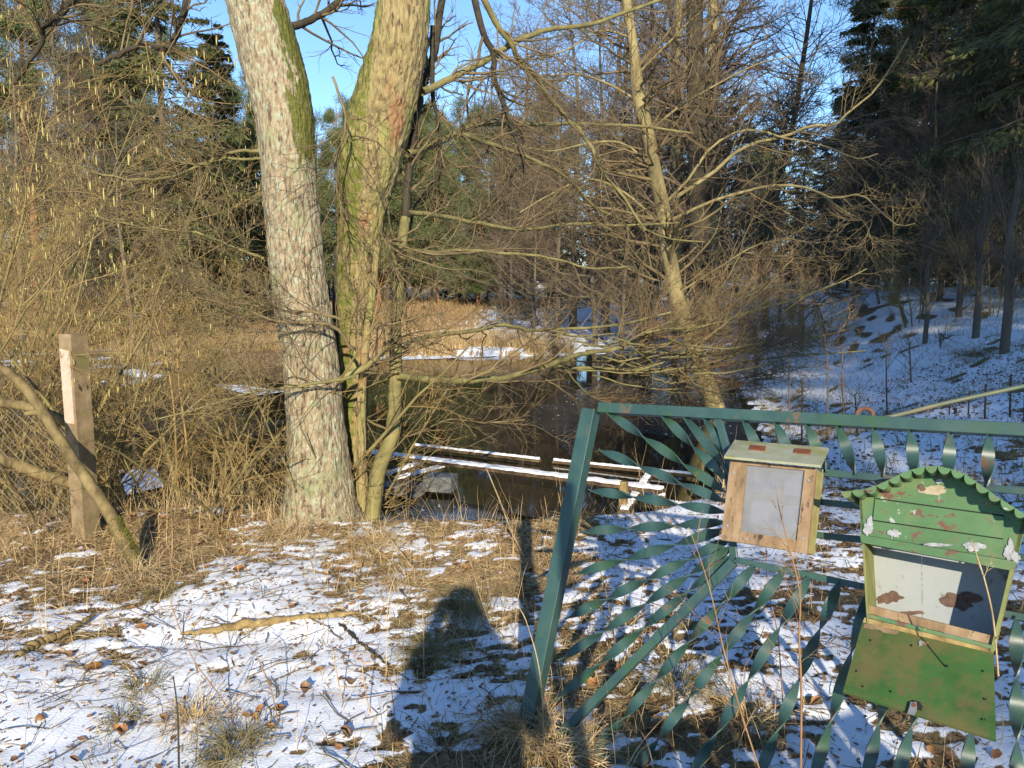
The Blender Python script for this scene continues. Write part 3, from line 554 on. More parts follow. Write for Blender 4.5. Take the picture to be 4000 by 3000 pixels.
traced_tree('leaning_alder', 'leaning bare tree with sunlit ochre trunk rising from the pond edge', [(2800, 1640, 46), (2786, 1570, 38), (2746, 1456, 33), (2695, 1304, 32), (2651, 1190, 30), (2625, 1060, 29), (2604, 950, 28), (2591, 823, 28), (2556, 665, 27), (2534, 538, 25), (2503, 411, 26), (2484, 285, 22), (2471, 158, 18), (2446, 0, 17), (2420, -250, 13), (2400, -600, 8)], 13.6,
   [([(2638, 772), (2790, 671), (2866, 601), (2954, 557), (3068, 532), (3170, 490), (3258, 490), (3315, 437), (3410, 361), (3486, 253), (3549, 146)], 12.2, 11, 3),
    ([(2590, 800), (2690, 700), (2771, 582), (2885, 513), (2980, 513), (3056, 538), (3138, 551), (3239, 576), (3347, 620), (3430, 600)], 12.5, 8, 2.5),
    ([(2620, 860), (2783, 785), (2916, 747), (3011, 725), (3125, 728), (3201, 753), (3258, 775), (3359, 760), (3423, 810), (3505, 880), (3575, 873)], 11.5, 9, 2.5),
    ([(3201, 753), (3290, 820), (3380, 870), (3400, 930), (3450, 960)], 11.5, 5, 2.0), ([(2530, 520), (2650, 420), (2800, 330), (2960, 250), (3100, 220)], 12.5, 8, 2), ([(2500, 400), (2380, 330), (2250, 290), (2100, 300)], 13, 8, 2),
    ([(2550, 650), (2430, 560), (2300, 560), (2150, 590), (2000, 560)], 13, 8, 2), ([(2600, 900), (2450, 760), (2300, 700), (2150, 760), (2030, 830)], 12.6, 9, 2), ([(2480, 300), (2600, 180), (2720, 60), (2850, -40)], 13, 8, 3), ([(2640, 1150), (2800, 1050), (2950, 960), (3100, 930)], 12.5, 7, 2), ([(2470, 150), (2350, 120), (2200, 200), (2050, 220)], 13, 7, 2)], 'alder', 'twig', 61)
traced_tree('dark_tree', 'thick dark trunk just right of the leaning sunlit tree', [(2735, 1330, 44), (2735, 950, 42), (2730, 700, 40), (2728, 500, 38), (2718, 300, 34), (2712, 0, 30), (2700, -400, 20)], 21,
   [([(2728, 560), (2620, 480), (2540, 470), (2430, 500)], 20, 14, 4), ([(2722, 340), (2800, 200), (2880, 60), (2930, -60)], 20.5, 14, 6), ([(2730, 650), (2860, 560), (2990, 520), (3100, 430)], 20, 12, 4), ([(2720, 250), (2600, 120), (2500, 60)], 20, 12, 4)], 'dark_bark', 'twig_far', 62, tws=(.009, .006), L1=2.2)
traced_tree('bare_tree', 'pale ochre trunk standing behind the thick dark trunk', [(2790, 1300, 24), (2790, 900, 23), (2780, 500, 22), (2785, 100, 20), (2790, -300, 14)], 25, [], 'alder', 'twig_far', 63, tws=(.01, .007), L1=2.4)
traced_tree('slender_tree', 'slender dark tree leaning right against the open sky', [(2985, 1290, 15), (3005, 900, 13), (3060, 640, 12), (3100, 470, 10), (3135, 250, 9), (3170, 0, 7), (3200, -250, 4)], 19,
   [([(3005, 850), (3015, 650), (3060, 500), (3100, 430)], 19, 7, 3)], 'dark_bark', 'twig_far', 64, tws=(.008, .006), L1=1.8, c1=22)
traced_tree('bare_tree', 'ochre trunk at the upper middle left of the dark trunk', [(2655, 1300, 17), (2650, 900, 17), (2640, 500, 15), (2650, 100, 13), (2660, -300, 9)], 26, [], 'alder', 'twig_far', 65, tws=(.01, .007), L1=2.2)

# ================================================================== GATE
gT = atD(2325, 1600, 3.05); gB = onZ(2070, 2865, 0.0); gR = atD(4000, 1690, 2.3)
gu = nrm(gR - gT); gn = nrm(np.cross(gT - gB, gu)); gn = gn if gn @ (CAM - gT) > 0 else -gn; gv = np.cross(gn, gu); gv = gv if gv[2] > 0 else -gv
def gp(x, y, off=0.0):
    r = ray(x, y); return CAM + r * (((gT + gn * off - CAM) @ gn) / (r @ gn))
green = mat('green_gate_paint', [(.017, .045, .044), (.027, .068, .063), (.042, .085, .07)], 9, rough=.42, bump=.15, bscale=120, bdist=.001, spec=.5)
overlay(green, (.028, .075, .035), 7, .52, .66, seed=4); overlay(green, (.11, .06, .035), 15, .61, .70, seed=2, rough=.9, stretch=(1, 1, .7)); overlay(green, (.35, .30, .2), 90, .70, .74, seed=9)
GO = Matrix.Translation(Vector(-gB)); gate = empty('gate', gB, 'rusty green iron gate with twisted bars leaning over the snow', 'gate')
def gbar(name, a, b, w_, d, off=0.0, m=green, parent=gate):
    p, q = gp(*a, off), gp(*b, off); t = nrm(q - p); s = nrm(np.cross(gn, t)) * w_ / 2; n = gn * d / 2
    mb = MB(); mb.quadprism([p - s + n, q - s + n, q + s + n, p + s + n], [p - s - n, q - s - n, q + s - n, p + s - n])
    o = mb.build(name, m, parent, False); o.data.transform(GO)
    bv = o.modifiers.new('edge', 'BEVEL'); bv.width = .002; bv.segments = 2
    wl = o.modifiers.new('weld', 'WELD'); wl.merge_threshold = .0001; o.modifiers.move(1, 0)
    return o
gbar('post', (2309, 1601), (2052, 2885), .056, .055, -.004)
gbar('top_rail', (2343, 1594), (4330, 1700), .038, .042, .003)
for a, b, w_ in [((2823, 1822), (3217, 1846), .022), ((3217, 1846), (4330, 1951), .022), ((2866, 2186), (3366, 2290), .020), ((3366, 2290), (4330, 2475), .020), ((2845, 1822), (2866, 2190), .026), ((3060, 1945), (4330, 2085), .020), ((3060, 2075), (4330, 2215), .020)]:
    gbar('inner_rail', a, b, w_, .012)
gbar('brace', (2866, 2195), (2190, 2870), .030, .03, .004); gbar('brace', (2803, 1625), (2860, 1830), .026, .02, .004); gbar('bottom_rail', (2150, 2885), (4330, 3700), .035, .04)
def twist(a, b, ph=.0, w_=.035):
    p, q = gp(*a), gp(*b); L_ = np.linalg.norm(q - p); t = (q - p) / L_; s = nrm(np.cross(gn, t)); nh = max(1, round(L_ / .19)); n = nh * 14
    mb = MB(); f = np.linspace(0, 1, n + 1); an = math.pi / 2 + ph + f * nh * math.pi
    W = (np.cos(an)[:, None] * s + np.sin(an)[:, None] * gn) * w_ / 2; H = (-np.sin(an)[:, None] * s + np.cos(an)[:, None] * gn) * .0022; C = p + f[:, None] * (q - p)
    cs = [C + W + H, C - W + H, C - W - H, C + W - H]
    for k in range(4):
        V = np.stack([cs[k], cs[(k + 1) % 4]], 1).reshape(-1, 3); i = np.arange(n)[:, None] * 2; mb.add(V, i + np.array([[0, 1, 3, 2]]))
    o = mb.build('twisted_bar', green, gate); o.data.transform(GO)
for a, b in [((2375, 1612), (2840, 1925)), ((2588, 1622), (2845, 1879)), ((2672, 1625), (2848, 1841)), ((2753, 1630), (2850, 1800)), ((2906, 1640), (3000, 1832)), ((3028, 1645), (3115, 1838)), ((3150, 1652), (3232, 1846)), ((3272, 1660), (3345, 1856)),
             ((3412, 1668), (3455, 1866)), ((3555, 1676), (3575, 1878)), ((3710, 1684), (3706, 1890)), ((3862, 1692), (3856, 1904)), ((4030, 1700), (4020, 1918)), ((4200, 1708), (4185, 1935)),
             ((2345, 1757), (2835, 1959)), ((2305, 1913), (2833, 1999)), ((2275, 2075), (2830, 2039)), ((2245, 2242), (2835, 2068)), ((2211, 2415), (2850, 2105)), ((2186, 2577), (2860, 2135)), ((2165, 2735), (2862, 2170)),
             ((2948, 2208), (2300, 2960)), ((3062, 2230), (2440, 3060)), ((3163, 2252), (2670, 3080)), ((3280, 2272), (2950, 3060)), ((3400, 2297), (3160, 3100)), ((3550, 2325), (3370, 3100)), ((3690, 2350), (3490, 3100)), ((3840, 2380), (3768, 3100)), ((3970, 2405), (3972, 3150)), ((4120, 2435), (4190, 3250))]:
    twist(a, b)
# notice box with a milky pane
wood = mat('weathered_board', [(.13, .09, .055), (.24, .16, .09), (.31, .23, .145)], 22, bump=.5, bscale=50, stretch=(1, 1, .2), bdist=.002)
overlay(wood, (.09, .065, .04), 14, .60, .70, seed=6); olw = mat('mossy_board', [(.20, .17, .06), (.38, .34, .13)], 26, bump=.5, bdist=.002)
nb = empty('notice_box', gp(3020, 2130, .07), 'wooden notice box with a milky pane and sloping lid hung on the gate', 'notice box'); NI = Matrix.Translation(-nb.location)
def gprism(name, pts, off, th, m, parent, inv, smooth=False, offs=None, back=None):
    f = [gp(x, y, off if offs is None else offs[i]) for i, (x, y) in enumerate(pts)]; n = len(f); b = [p - gn * th for p in f] if back is None else back
    mb = MB(); c = np.mean(f, 0); cb = np.mean(b, 0)
    if n == 4: mb.quadprism(f, b)
    else:
        mb.add(f + [c], None, [[i, (i + 1) % n, n] for i in range(n)]); mb.add(list(b) + [cb], None, [[(i + 1) % n, i, n] for i in range(n)])
        for i in range(n): mb.add([f[i], b[i], b[(i + 1) % n], f[(i + 1) % n]], [[0, 1, 2, 3]])
    o = mb.build(name, m, parent, smooth); o.data.transform(inv); return o
gprism('body', [(2858, 1797), (3191, 1833), (3153, 2160), (2820, 2106)], .120, .105, olw, nb, NI)
for pts, nm in [([(2853, 1795), (2890, 1799), (2856, 2115), (2815, 2109)], 'stile'), ([(2890, 1799), (2918, 1802), (2887, 2119), (2857, 2114)], 'stile'), ([(3145, 1824), (3189, 1829), (3151, 2163), (3107, 2156)], 'stile'), ([(2888, 2075), (3111, 2110), (3106, 2155), (2883, 2118)], 'bottom_rail'), ([(2918, 1802), (3145, 1824), (3143, 1838), (2917, 1816)], 'top_rail')]:
    gprism(nm, pts, .138, .016, wood, nb, NI)
paper = mat('faded_paper', [(.36, .38, .44), (.48, .50, .55)], 5, bump=0)
for k, pts in enumerate([[(2950, 1840), (3060, 1850), (3050, 1930), (2942, 1920)], [(3070, 1852), (3135, 1858), (3126, 1938), (3060, 1930)], [(2936, 1955), (3050, 1968), (3038, 2060), (2928, 2045)], [(3060, 1970), (3124, 1978), (3112, 2075), (3048, 2066)]]):
    gprism('paper', pts, .1225 + .0005 * k, .0015, paper, nb, NI)
acr = mat('milky_pane', [(.20, .21, .23), (.28, .29, .32), (.31, .30, .27)], 7, rough=.3, bump=.1, bdist=.001, spec=.4)
acr.node_tree.nodes['Principled BSDF'].inputs['Alpha'].default_value = .5
gprism('pane', [(2915, 1802), (3147, 1824), (3110, 2112), (2886, 2077)], .131, .003, acr, nb, NI)
lidm = mat('mossy_lid', [(.17, .18, .11), (.30, .31, .21), (.36, .37, .29)], 12, bump=.3, bdist=.001, rough=.6); overlay(lidm, (.25, .25, .07), 5, .52, .62, seed=3)
lf = [gp(2828, 1791, .175), gp(3207, 1827, .175), gp(3238, 1758, .015), gp(2870, 1727, .015)]; dn = nrm(np.cross(lf[1] - lf[0], lf[3] - lf[0])) * .008; dn = dn if dn[2] > 0 else -dn
mb = MB(); mb.quadprism([p + dn for p in lf], lf); o = mb.build('lid', lidm, nb, False); o.data.transform(NI)
hm = mat('rusty_hinge', [(.11, .035, .02), (.26, .09, .04)], 60, bump=.5, bdist=.001)
def onlid(x, y, h=.0095):
    n_ = dn / .008; q = lf[0] + n_ * h; r = ray(x, y); return CAM + r * (((q - CAM) @ n_) / (r @ n_))
for c in [[(2926, 1754), (2988, 1759), (2992, 1742), (2932, 1737)], [(3100, 1766), (3164, 1772), (3168, 1756), (3106, 1750)]]:
    f = [onlid(*q, .0115) for q in c]; mb = MB(); mb.quadprism(f, [p - dn * .5 for p in f]); o = mb.build('hinge', hm, nb, False); o.data.transform(NI)
steel = mat('zinc_steel', [(.30, .30, .29), (.5, .5, .48)], 30, rough=.4, metal=.6, bump=0)
for x, y in [(2865, 1846), (3159, 1876), (2841, 2053), (2916, 2105), (3138, 2103)]:
    a = np.arange(8) / 8 * 6.283; gprism('screw', [(x + 5 * math.cos(k), y + 5 * math.sin(k)) for k in a], .1405, .003, steel, nb, NI)
overlay(wood, (.055, .038, .025), 55, .60, .68, seed=21, stretch=(1, 1, .08), detail=3)
# mailbox
gp_ = mat('peeling_green_paint', [(.050, .115, .042), (.068, .15, .056), (.085, .17, .07)], 5, rough=.45, bump=.2, bscale=60, bdist=.001, spec=.45)
overlay(gp_, (.13, .16, .06), 6, .50, .66, seed=3); overlay(gp_, (.12, .055, .04), 17, .61, .625, seed=7, rough=.8, stretch=(1, 1, 1.8)); overlay(gp_, (.32, .34, .32), 24, .65, .67, seed=12)
gf = mat('faded_flap_paint', [(.025, .065, .018), (.036, .10, .024), (.05, .12, .035)], 4, rough=.6, bump=.3, bscale=50, bdist=.002)
overlay(gf, (.10, .10, .035), 9, .43, .60, seed=1, stretch=(1, 1, .5)); overlay(gf, (.11, .085, .04), 12, .55, .68, seed=5); overlay(gf, (.05, .04, .02), 60, .68, .72, seed=8)
wl_ = mat('mossy_edge_paint', [(.13, .14, .045), (.22, .24, .09)], 9, bump=.2, bdist=.001)
inn = mat('grey_inside', [(.25, .275, .28), (.31, .335, .335)], 4, rough=.5, bump=.1, bdist=.001)
overlay(inn, (.13, .11, .08), 26, .60, .72, seed=4); overlay(gf, (.07, .09, .03), 22, .52, .66, seed=15, stretch=(1, 1, .12)); overlay(gp_, (.10, .11, .05), 30, .56, .70, seed=19)
foil = mat('torn_foil', [(.20, .21, .22), (.36, .37, .39)], 60, rough=.45, bump=.8, bscale=140, bdist=.002)
mbx = empty('mailbox', gp(3640, 2500, .1), 'green peeling mailbox with arched scalloped roof and flap hanging open', 'mailbox'); MI = Matrix.Translation(-mbx.location)
F = .20
cus = [(3284, 1921), (3326, 1917), (3377, 1910), (3423, 1896), (3469, 1875), (3514, 1853), (3560, 1834), (3613, 1822), (3663, 1820), (3716, 1832), (3769, 1851), (3815, 1883), (3864, 1917), (3910, 1950), (3965, 1984), (4010, 2012), (4056, 2038), (4100, 2066)]
arch = [(3362, 2087), (3357, 1936), (3423, 1902), (3469, 1881), (3514, 1859), (3560, 1840), (3613, 1828), (3663, 1826), (3716, 1838), (3769, 1857), (3815, 1889), (3864, 1923), (3910, 1956), (3965, 1990), (4012, 2020), (4002, 2080), (3970, 2192)]
gprism('front_panel', arch, F, .004, gp_, mbx, MI)
def wall(name, a, b, m, d=F - .02, th=.006, side=1):
    p, q = gp(*a, F), gp(*b, F); s = gu * th * side; gp2 = gn * d
    mb = MB(); mb.quadprism([p, q, q + s, p + s], [p - gp2, q - gp2, q + s - gp2, p + s - gp2]); o = mb.build(name, m, mbx, False); o.data.transform(MI)
wall('side_wall', (3357, 1940), (3386, 2432), wl_); wall('side_wall', (4010, 2022), (3884, 2545), wl_, side=-1, th=.009)
Bk = F - .165
for a in [[(3340, 1900), (3575, 1930), (3578, 2440), (3360, 2400)], [(3577, 1930), (4010, 2010), (3870, 2520), (3580, 2440)]]:
    f = [gp(x, y, F) for x, y in a]; f = [p - gn * .165 for p in f]; mb = MB(); mb.quadprism(f, [p - gn * .003 for p in f]); o = mb.build('back_panel', inn, mbx, False); o.data.transform(MI)
rust = mat('brown_stain', [(.07, .04, .03), (.15, .095, .07)], 50, rough=.9, bump=.5, bdist=.001)
def blob(name, cx, cy, rx, ry, off, m, seed, parent=mbx, inv=MI, n=22, j=.28, th=.0015):
    n = 48; r = np.random.RandomState(seed); a = np.arange(n) / n * 6.283; k = 1 + j * sum(math.sqrt(2.0) / q ** .9 * np.sin(q * a + r.rand() * 6.28) * (.4 + r.rand()) for q in range(2, 14)) * .8
    return gprism(name, [(cx + rx * k[i] * math.cos(a[i]), cy + ry * k[i] * math.sin(a[i])) for i in range(n)], off, th, m, parent, inv)
blob('rust_stain', 3475, 2335, 44, 24, .038, rust, 1); blob('rust_stain', 3752, 2345, 75, 34, .038, rust, 2); blob('rust_stain', 3560, 2395, 50, 8, .038, rust, 3)
gprism('drip_strip', [(3359, 2088), (3968, 2194), (3957, 2230), (3364, 2119)], F + .014, .004, gp_, mbx, MI)
gprism('slot_flap', [(3419, 1950), (3921, 2018), (3918, 2103), (3410, 2030)], F + .006, .003, gp_, mbx, MI)
dk = mat('dark_gap', [(.01, .012, .01), (.02, .02, .02)], 5, bump=0)
gprism('slot_edge', [(3408, 2029), (3919, 2102), (3918, 2107), (3408, 2034)], F + .0035, .003, dk, mbx, MI); gprism('slot_edge', [(3415, 1944), (3924, 2013), (3923, 2017), (3416, 1948)], F + .0035, .003, dk, mbx, MI)
for k, (cx, cy, rx, ry) in enumerate([(3393, 2058, 20, 30), (3492, 2083, 25, 15), (3805, 2135, 36, 20), (3942, 2150, 18, 38), (3965, 2175, 20, 20), (3660, 2128, 60, 6)]):
    blob('torn_foil', cx, cy, rx, ry, F + .018 if k == 5 else F + .004, foil, 20 + k)
stk = mat('sticker_remnant', [(.26, .21, .13), (.40, .36, .26)], 40, bump=.4, bdist=.001); blob('sticker_remnant', 3645, 1915, 46, 21, F + .0025, stk, 31, j=.2); blob('rust_stain', 3600, 1905, 12, 14, F + .0035, rust, 34)
blob('torn_foil', 3668, 1880, 12, 10, F + .0035, foil, 35)
gprism('bottom_bar', [(3389, 2362), (3884, 2485), (3880, 2520), (3385, 2394)], F - .012, .05, wood, mbx, MI)
gprism('bottom_lip', [(3384, 2396), (3880, 2522), (3880, 2537), (3384, 2411)], F + .004, .01, gp_, mbx, MI)
gprism('bottom_edge', [(3377, 2412), (3880, 2537), (3882, 2556), (3370, 2430)], F - .004, .01, M['log'], mbx, MI)
ft = [gp(3369, 2431, F + .002), gp(3882, 2553, F + .002), gp(3891, 2891, F + .17), gp(3293, 2700, F + .17)]
fm = nrm(np.cross(ft[1] - ft[0], ft[3] - ft[0])); fm = fm if fm @ (CAM - ft[0]) > 0 else -fm
mb = MB(); mb.quadprism(ft, [p - fm * .008 for p in ft]); flap = mb.build('flap', gf, mbx, False); flap.data.transform(MI)
def onflap(x, y, h): r = ray(x, y); return CAM + r * (((ft[0] + fm * h - CAM) @ fm) / (r @ fm))
def fprism(name, pts, m, h, th, parent):
    f = [onflap(x, y, h) for x, y in pts]; b = [p - fm * th for p in f]; n = len(f); mb = MB(); mb.add(f, None, [[0, i, i + 1] for i in range(1, n - 1)])
    for i in range(n): mb.add([f[i], b[i], b[(i + 1) % n], f[(i + 1) % n]], [[0, 1, 2, 3]])
    o = mb.build(name, m, parent, False); o.data.transform(MI)
for _x, _y in [(3345, 2620), (3560, 2520), (3400, 2500), (3840, 2620), (3850, 2730), (3370, 2680), (3700, 2600), (3845, 2810), (3480, 2700)]: fprism('nail', [(_x + 4 * math.cos(a), _y + 4 * math.sin(a)) for a in np.arange(6) * 1.047], dk, .002, .002, flap)
fprism('lock_hole', [(3550, 2745), (3570, 2735), (3592, 2740), (3604, 2760), (3600, 2776), (3550, 2766)], dk, .0015, .001, flap)
fprism('lock_tab', [(3556, 2742), (3580, 2742), (3582, 2770), (3572, 2792), (3544, 2786), (3556, 2760)], steel, .006, .003, flap)
fprism('rivet', [(3570 + 8 * math.cos(a), 2752 + 8 * math.sin(a)) for a in np.arange(8) * .785], hm, .009, .003, flap)
fprism('keyhole_plate', [(3588, 2505), (3600, 2500), (3602, 2518), (3590, 2520)], foil, .003, .003, flap); fprism('bare_patch', [(3600, 2503), (3628, 2508), (3630, 2520), (3602, 2516)], wood, .002, .001, flap)
fprism('bare_patch', [(3375, 2436), (3440, 2447), (3510, 2468), (3500, 2478), (3450, 2470), (3440, 2462), (3372, 2452)], wood, .0015, .001, flap)
# roof
top = []; low = []
for i in range(len(cus) - 1):
    a, b = np.array(cus[i], float), np.array(cus[i + 1], float)
    for k in range(9 if i == len(cus) - 2 else 8):
        f = k / 8; q = a + (b - a) * f; nn = np.array([-(b - a)[1], (b - a)[0]]); nn /= np.linalg.norm(nn); top.append(q); low.append(q + nn * (2 + 25 * math.sin(math.pi * f) ** .7))
mb = MB(); n = len(top); OF = F + .075
for off0, off1, line in [(OF, F - .19, low)]:
    A_ = np.array([gp(*q, off0) for q in line]); B_ = A_ - gn * (off0 - off1); up_ = gv * .003
    for a_, b_ in [(A_, B_), (A_ + up_, B_ + up_)]:
        V = np.stack([a_, b_], 1).reshape(-1, 3); i = np.arange(n - 1)[:, None] * 2; mb.add(V, i + np.array([[0, 1, 3, 2]]))
T_ = np.array([gp(*q, OF + .001) for q in top]); L_ = np.array([gp(*q, OF + .001) for q in low])
o = mb.build('roof', gp_, mbx); o.data.transform(MI)
mb = MB()
for s_ in (0, .002):
    V = np.stack([T_ - gn * s_, L_ - gn * s_], 1).reshape(-1, 3); i = np.arange(n - 1)[:, None] * 2; mb.add(V, i + np.array([[0, 1, 3, 2]]))
o = mb.build('roof_edge', gp_, mbx, False); o.data.transform(MI)
# hooked iron rod and ring
rr = mat('rusty_iron', [(.10, .045, .03), (.19, .095, .06)], 40, bump=.4, bdist=.001); ro = mat('green_iron', [(.05, .10, .07), (.14, .13, .08)], 8, bump=.2, bdist=.001, rough=.5)
P_ = [gp(3372, 1628, .01), gp(3400, 1634, .01), gp(3450, 1633, .0), gp(3520, 1618, -.02), gp(3700, 1573, -.08), gp(4000, 1508, -.15), gp(4350, 1430, -.25)]
rod = empty('iron_rod', P_[0], 'hooked iron rod rising to the right above the gate rail', 'rod'); P, R = spline(np.array(P_) - P_[0], 40, [.0065, .007, .007, .0068, .0068, .0068, .0068]); mb = MB(); mb.tube(P, R, 12); mb.build('shaft', ro, rod)
a = np.linspace(-.3, 3.6, 16); c = gp(3378, 1622, .0); P = c + np.cos(a)[:, None] * gu * .024 + np.sin(a)[:, None] * gv * .022
mb = MB(); mb.tube(P, np.full(16, .007), 10); tag(mb.build('ring', rr), 'rusty half ring on top of the green gate rail', 'ring')

# ================================================================== LEFT FENCE
conc = mat('weathered_post', [(.12, .085, .05), (.21, .155, .085), (.29, .22, .135)], 12, bump=.5, bscale=60, bdist=.003); overlay(conc, (.30, .13, .08), 14, .62, .68, seed=3); overlay(conc, (.15, .14, .05), 5, .56, .70, seed=9)
pb = onZ(340, 2095, .0); pt = atY(284, 1303, pb[1] + .03); ax = pt - pb
post = empty('fence_post', pb, 'square leaning fence post with whitewashed patch at the left', 'post')
def sq(c, ang=.62, h=.066): return [c + np.array([math.cos(ang + k * math.pi / 2), math.sin(ang + k * math.pi / 2), 0]) * h * 1.414 for k in (0, 1, 2, 3)]
mb = MB(); ang = .35; mb.quadprism(sq(-ax * .1, ang, .057), sq(ax, ang, .057)); mb.build('post_body', conc, post, False)
k = np.array([math.cos(ang + math.pi), math.sin(ang + math.pi), 0]) * .057 * 1.414; k2 = np.array([math.cos(ang + 1.5 * math.pi), math.sin(ang + 1.5 * math.pi), 0]) * .057 * 1.414
wash = mat('whitewash', [(.42, .29, .225), (.52, .40, .32)], 20, bump=.3, bdist=.001); overlay(wash, (.45, .30, .22), 30, .62, .66, seed=1, stretch=(1, 1, .5))
A0 = k * .95 + k2 * .05; A1 = k * .18 + k2 * .82; nn = nrm(np.array([(k + k2)[0], (k + k2)[1], 0])) * .003
q = [ax * .57 + A0, ax * .57 + A1, ax * .92 + A1, ax * .93 + A0]; mb = MB(); mb.quadprism([p + nn for p in q], q); mb.build('whitewash_patch', wash, post, False)
def pole(name, px, Ys, r, m, label, cat, sides=12, attrs=None, group=None, extra=None):
    P = np.array([atY(x, y, Yk) for (x, y), Yk in zip(px, Ys)]); b = P[-1].copy(); P, R = spline(P - b, 60, [h / FPX * Yk for h, Yk in zip(r, Ys)])
    P = P + np.random.RandomState(len(px)).normal(size=P.shape) * .0015
    root = empty(name, b, label, cat, group); mb = MB(); mb.tube(P, R, sides); mb.build('shaft', m, root); return root, P, R
polem = mat('peeled_pole', [(.06, .045, .02), (.155, .115, .05), (.23, .18, .08)], 14, bump=.5, bscale=30, bdist=.004, stretch=(1, 1, .5))
pr, P, R = pole('leaning_pole', [(-120, 1380), (-30, 1425), (60, 1475), (160, 1600), (280, 1790), (400, 1960), (480, 2100), (545, 2235)], [4.9, 4.88, 4.85, 4.8, 4.7, 4.6, 4.5, 4.42], [17, 17, 18, 20, 22, 24, 27, 30], polem, 'thick crooked pole leaning across the fence post, mossy at its foot', 'pole')
rng = np.random.RandomState(6); n = 2600; f = 47 + 11 * rng.rand(n); i = f.astype(int); c = P[i]; d = nrm(rng.normal(size=(n, 3)) + np.array([.9, -.1, .5])); Vp, Qp = blades(rng, c + d * R[i][:, None] * .9, d, .007 + .010 * rng.rand(n), .003)
tag(link('moss', mesh('moss', Vp, Qp, None, M['moss'], False), pr), kind='stuff')
mb = MB(); s = P[int(60 * .44)]; mb.tube(np.array([s, s + np.array([-.05, -.03, .01]), s + np.array([-.085, -.04, .0])]), [.022, .018, .015], 8); mb.build('stub', polem, pr)
pole('fence_rail', [(-120, 1560), (0, 1572), (130, 1595), (285, 1655)], [5.1, 5.08, 5.05, 5.0], [20, 20, 19, 17], polem, 'upper round rail of the mesh fence', 'rail')
pole('fence_rail', [(-120, 1765), (0, 1790), (140, 1845), (290, 1890)], [5.1, 5.08, 5.05, 5.0], [26, 25, 24, 22], polem, 'lower round rail of the mesh fence', 'rail')
wire = mat('old_wire', [(.14, .12, .09), (.30, .26, .20)], 20, rough=.6, bump=0, metal=.3)
mb = MB(); x0, x1 = -3.9, pb[0] - .02; z0, z1 = .02, .84; st = .062
for k in range(60):
    for sgn in (1, -1):
        a = x0 - 1 + k * st if sgn > 0 else x0 + k * st; h = z1 - z0; e = a + sgn * h * .85 * 1
        t = np.linspace(0, 1, 11); xs = a + (e - a) * t; ok = (xs > x0) & (xs < x1)
        if ok.sum() < 2: continue
        zz = z0 + h * t; P = np.stack([xs, 5.06 + .004 * sgn + .01 * np.sin(zz * 20), zz], 1)[ok]
        if len(P) >= 2: mb.tube(P, np.full(len(P), .0026), 3)
tag(mb.build('wire_mesh', wire), 'rusty chain link mesh left of the fence post', 'mesh')

# ================================================================== TIMBERS IN THE POND
wetw = mat('wet_wood', [(.03, .022, .014), (.09, .06, .035), (.18, .13, .07)], 9, bump=.4, bscale=40, bdist=.004)
def plank(name, a, b, z0, z1, w_, th, label, cat='plank', snow=True, m=wetw, sw=.9):
    p, q = onZ(*a, z0), onZ(*b, z1); root = empty(name, p, label, cat); t = nrm(q - p); s = nrm(np.cross([0, 0, 1.0], t)) * w_ / 2; u = np.array([0, 0, th]); q = q - p; p = p * 0
    mb = MB(); mb.quadprism([p - s, q - s, q + s, p + s], [p - s - u, q - s - u, q + s - u, p + s - u]); mb.build('board', m, root, False)
    if snow:
        n = 60; r = np.random.RandomState(int(a[0])); f = np.linspace(.004, .996, n); C = p + f[:, None] * (q - p); wv = sw * (1 - .30 * np.abs(r.normal(size=(n, 2)))).clip(.15, 1); hh = np.array([0, 0, 1]) * (.022 + .008 * r.rand(n))[:, None]; z = np.array([0, 0, .002])
        V = np.stack([C - s * wv[:, :1] + z, C - s * wv[:, :1] * .8 + hh * .8, C + s * wv[:, 1:] * .8 + hh, C + s * wv[:, 1:] + z], 1).reshape(-1, 3); i = np.arange(n - 1)[:, None] * 4
        Qs = np.concatenate([i + np.array([[k, k + 1, k + 5, k + 4]]) for k in range(3)]); Qs = np.concatenate([Qs, [[0, 1, 2, 3], [4 * n - 4, 4 * n - 3, 4 * n - 2, 4 * n - 1]]])
        link('snow', mesh('snow', V, Qs, None, M['snow'], False), root)
    return root
plank('beam', (1497, 1772), (2592, 1912), -.38, -.30, .13, .03, 'long snow covered beam lying across the pond edge', 'beam')
plank('beam', (1612, 1738), (2110, 1795), -.54, -.54, .07, .03, 'thin snowy pole lying in the water behind the long beam', 'beam', sw=.6)
plank('beam', (2160, 1798), (2720, 1855), -.56, -.54, .06, .03, 'wet thin pole behind the long beam, right part', 'beam', sw=.5)
plank('plank', (1490, 1858), (1655, 1806), -.42, -.42, .12, .03, 'snowy short board nearest the trunk, left of a pair'); plank('plank', (1545, 1872), (1735, 1822), -.42, -.42, .10, .03, 'snowy short board right of a pair by the blocks')
plank('plank', (2438, 1992), (2545, 1836), -.36, -.40, .09, .03, 'snowy board crossing the end of the long beam'); plank('plank', (2560, 1960), (2760, 1985), -.32, -.3, .10, .03, 'snowy board lying at the right bank'); plank('plank', (2350, 1925), (2600, 1935), -.42, -.42, .05, .03, 'thin board beside the beam end', sw=.6)
plank('plank', (1440, 1762), (1530, 1790), -.35, -.38, .14, .04, 'snowy plank end between the trunks')
blk = mat('wet_concrete', [(.07, .08, .085), (.18, .19, .19)], 12, bump=.4, bdist=.003)
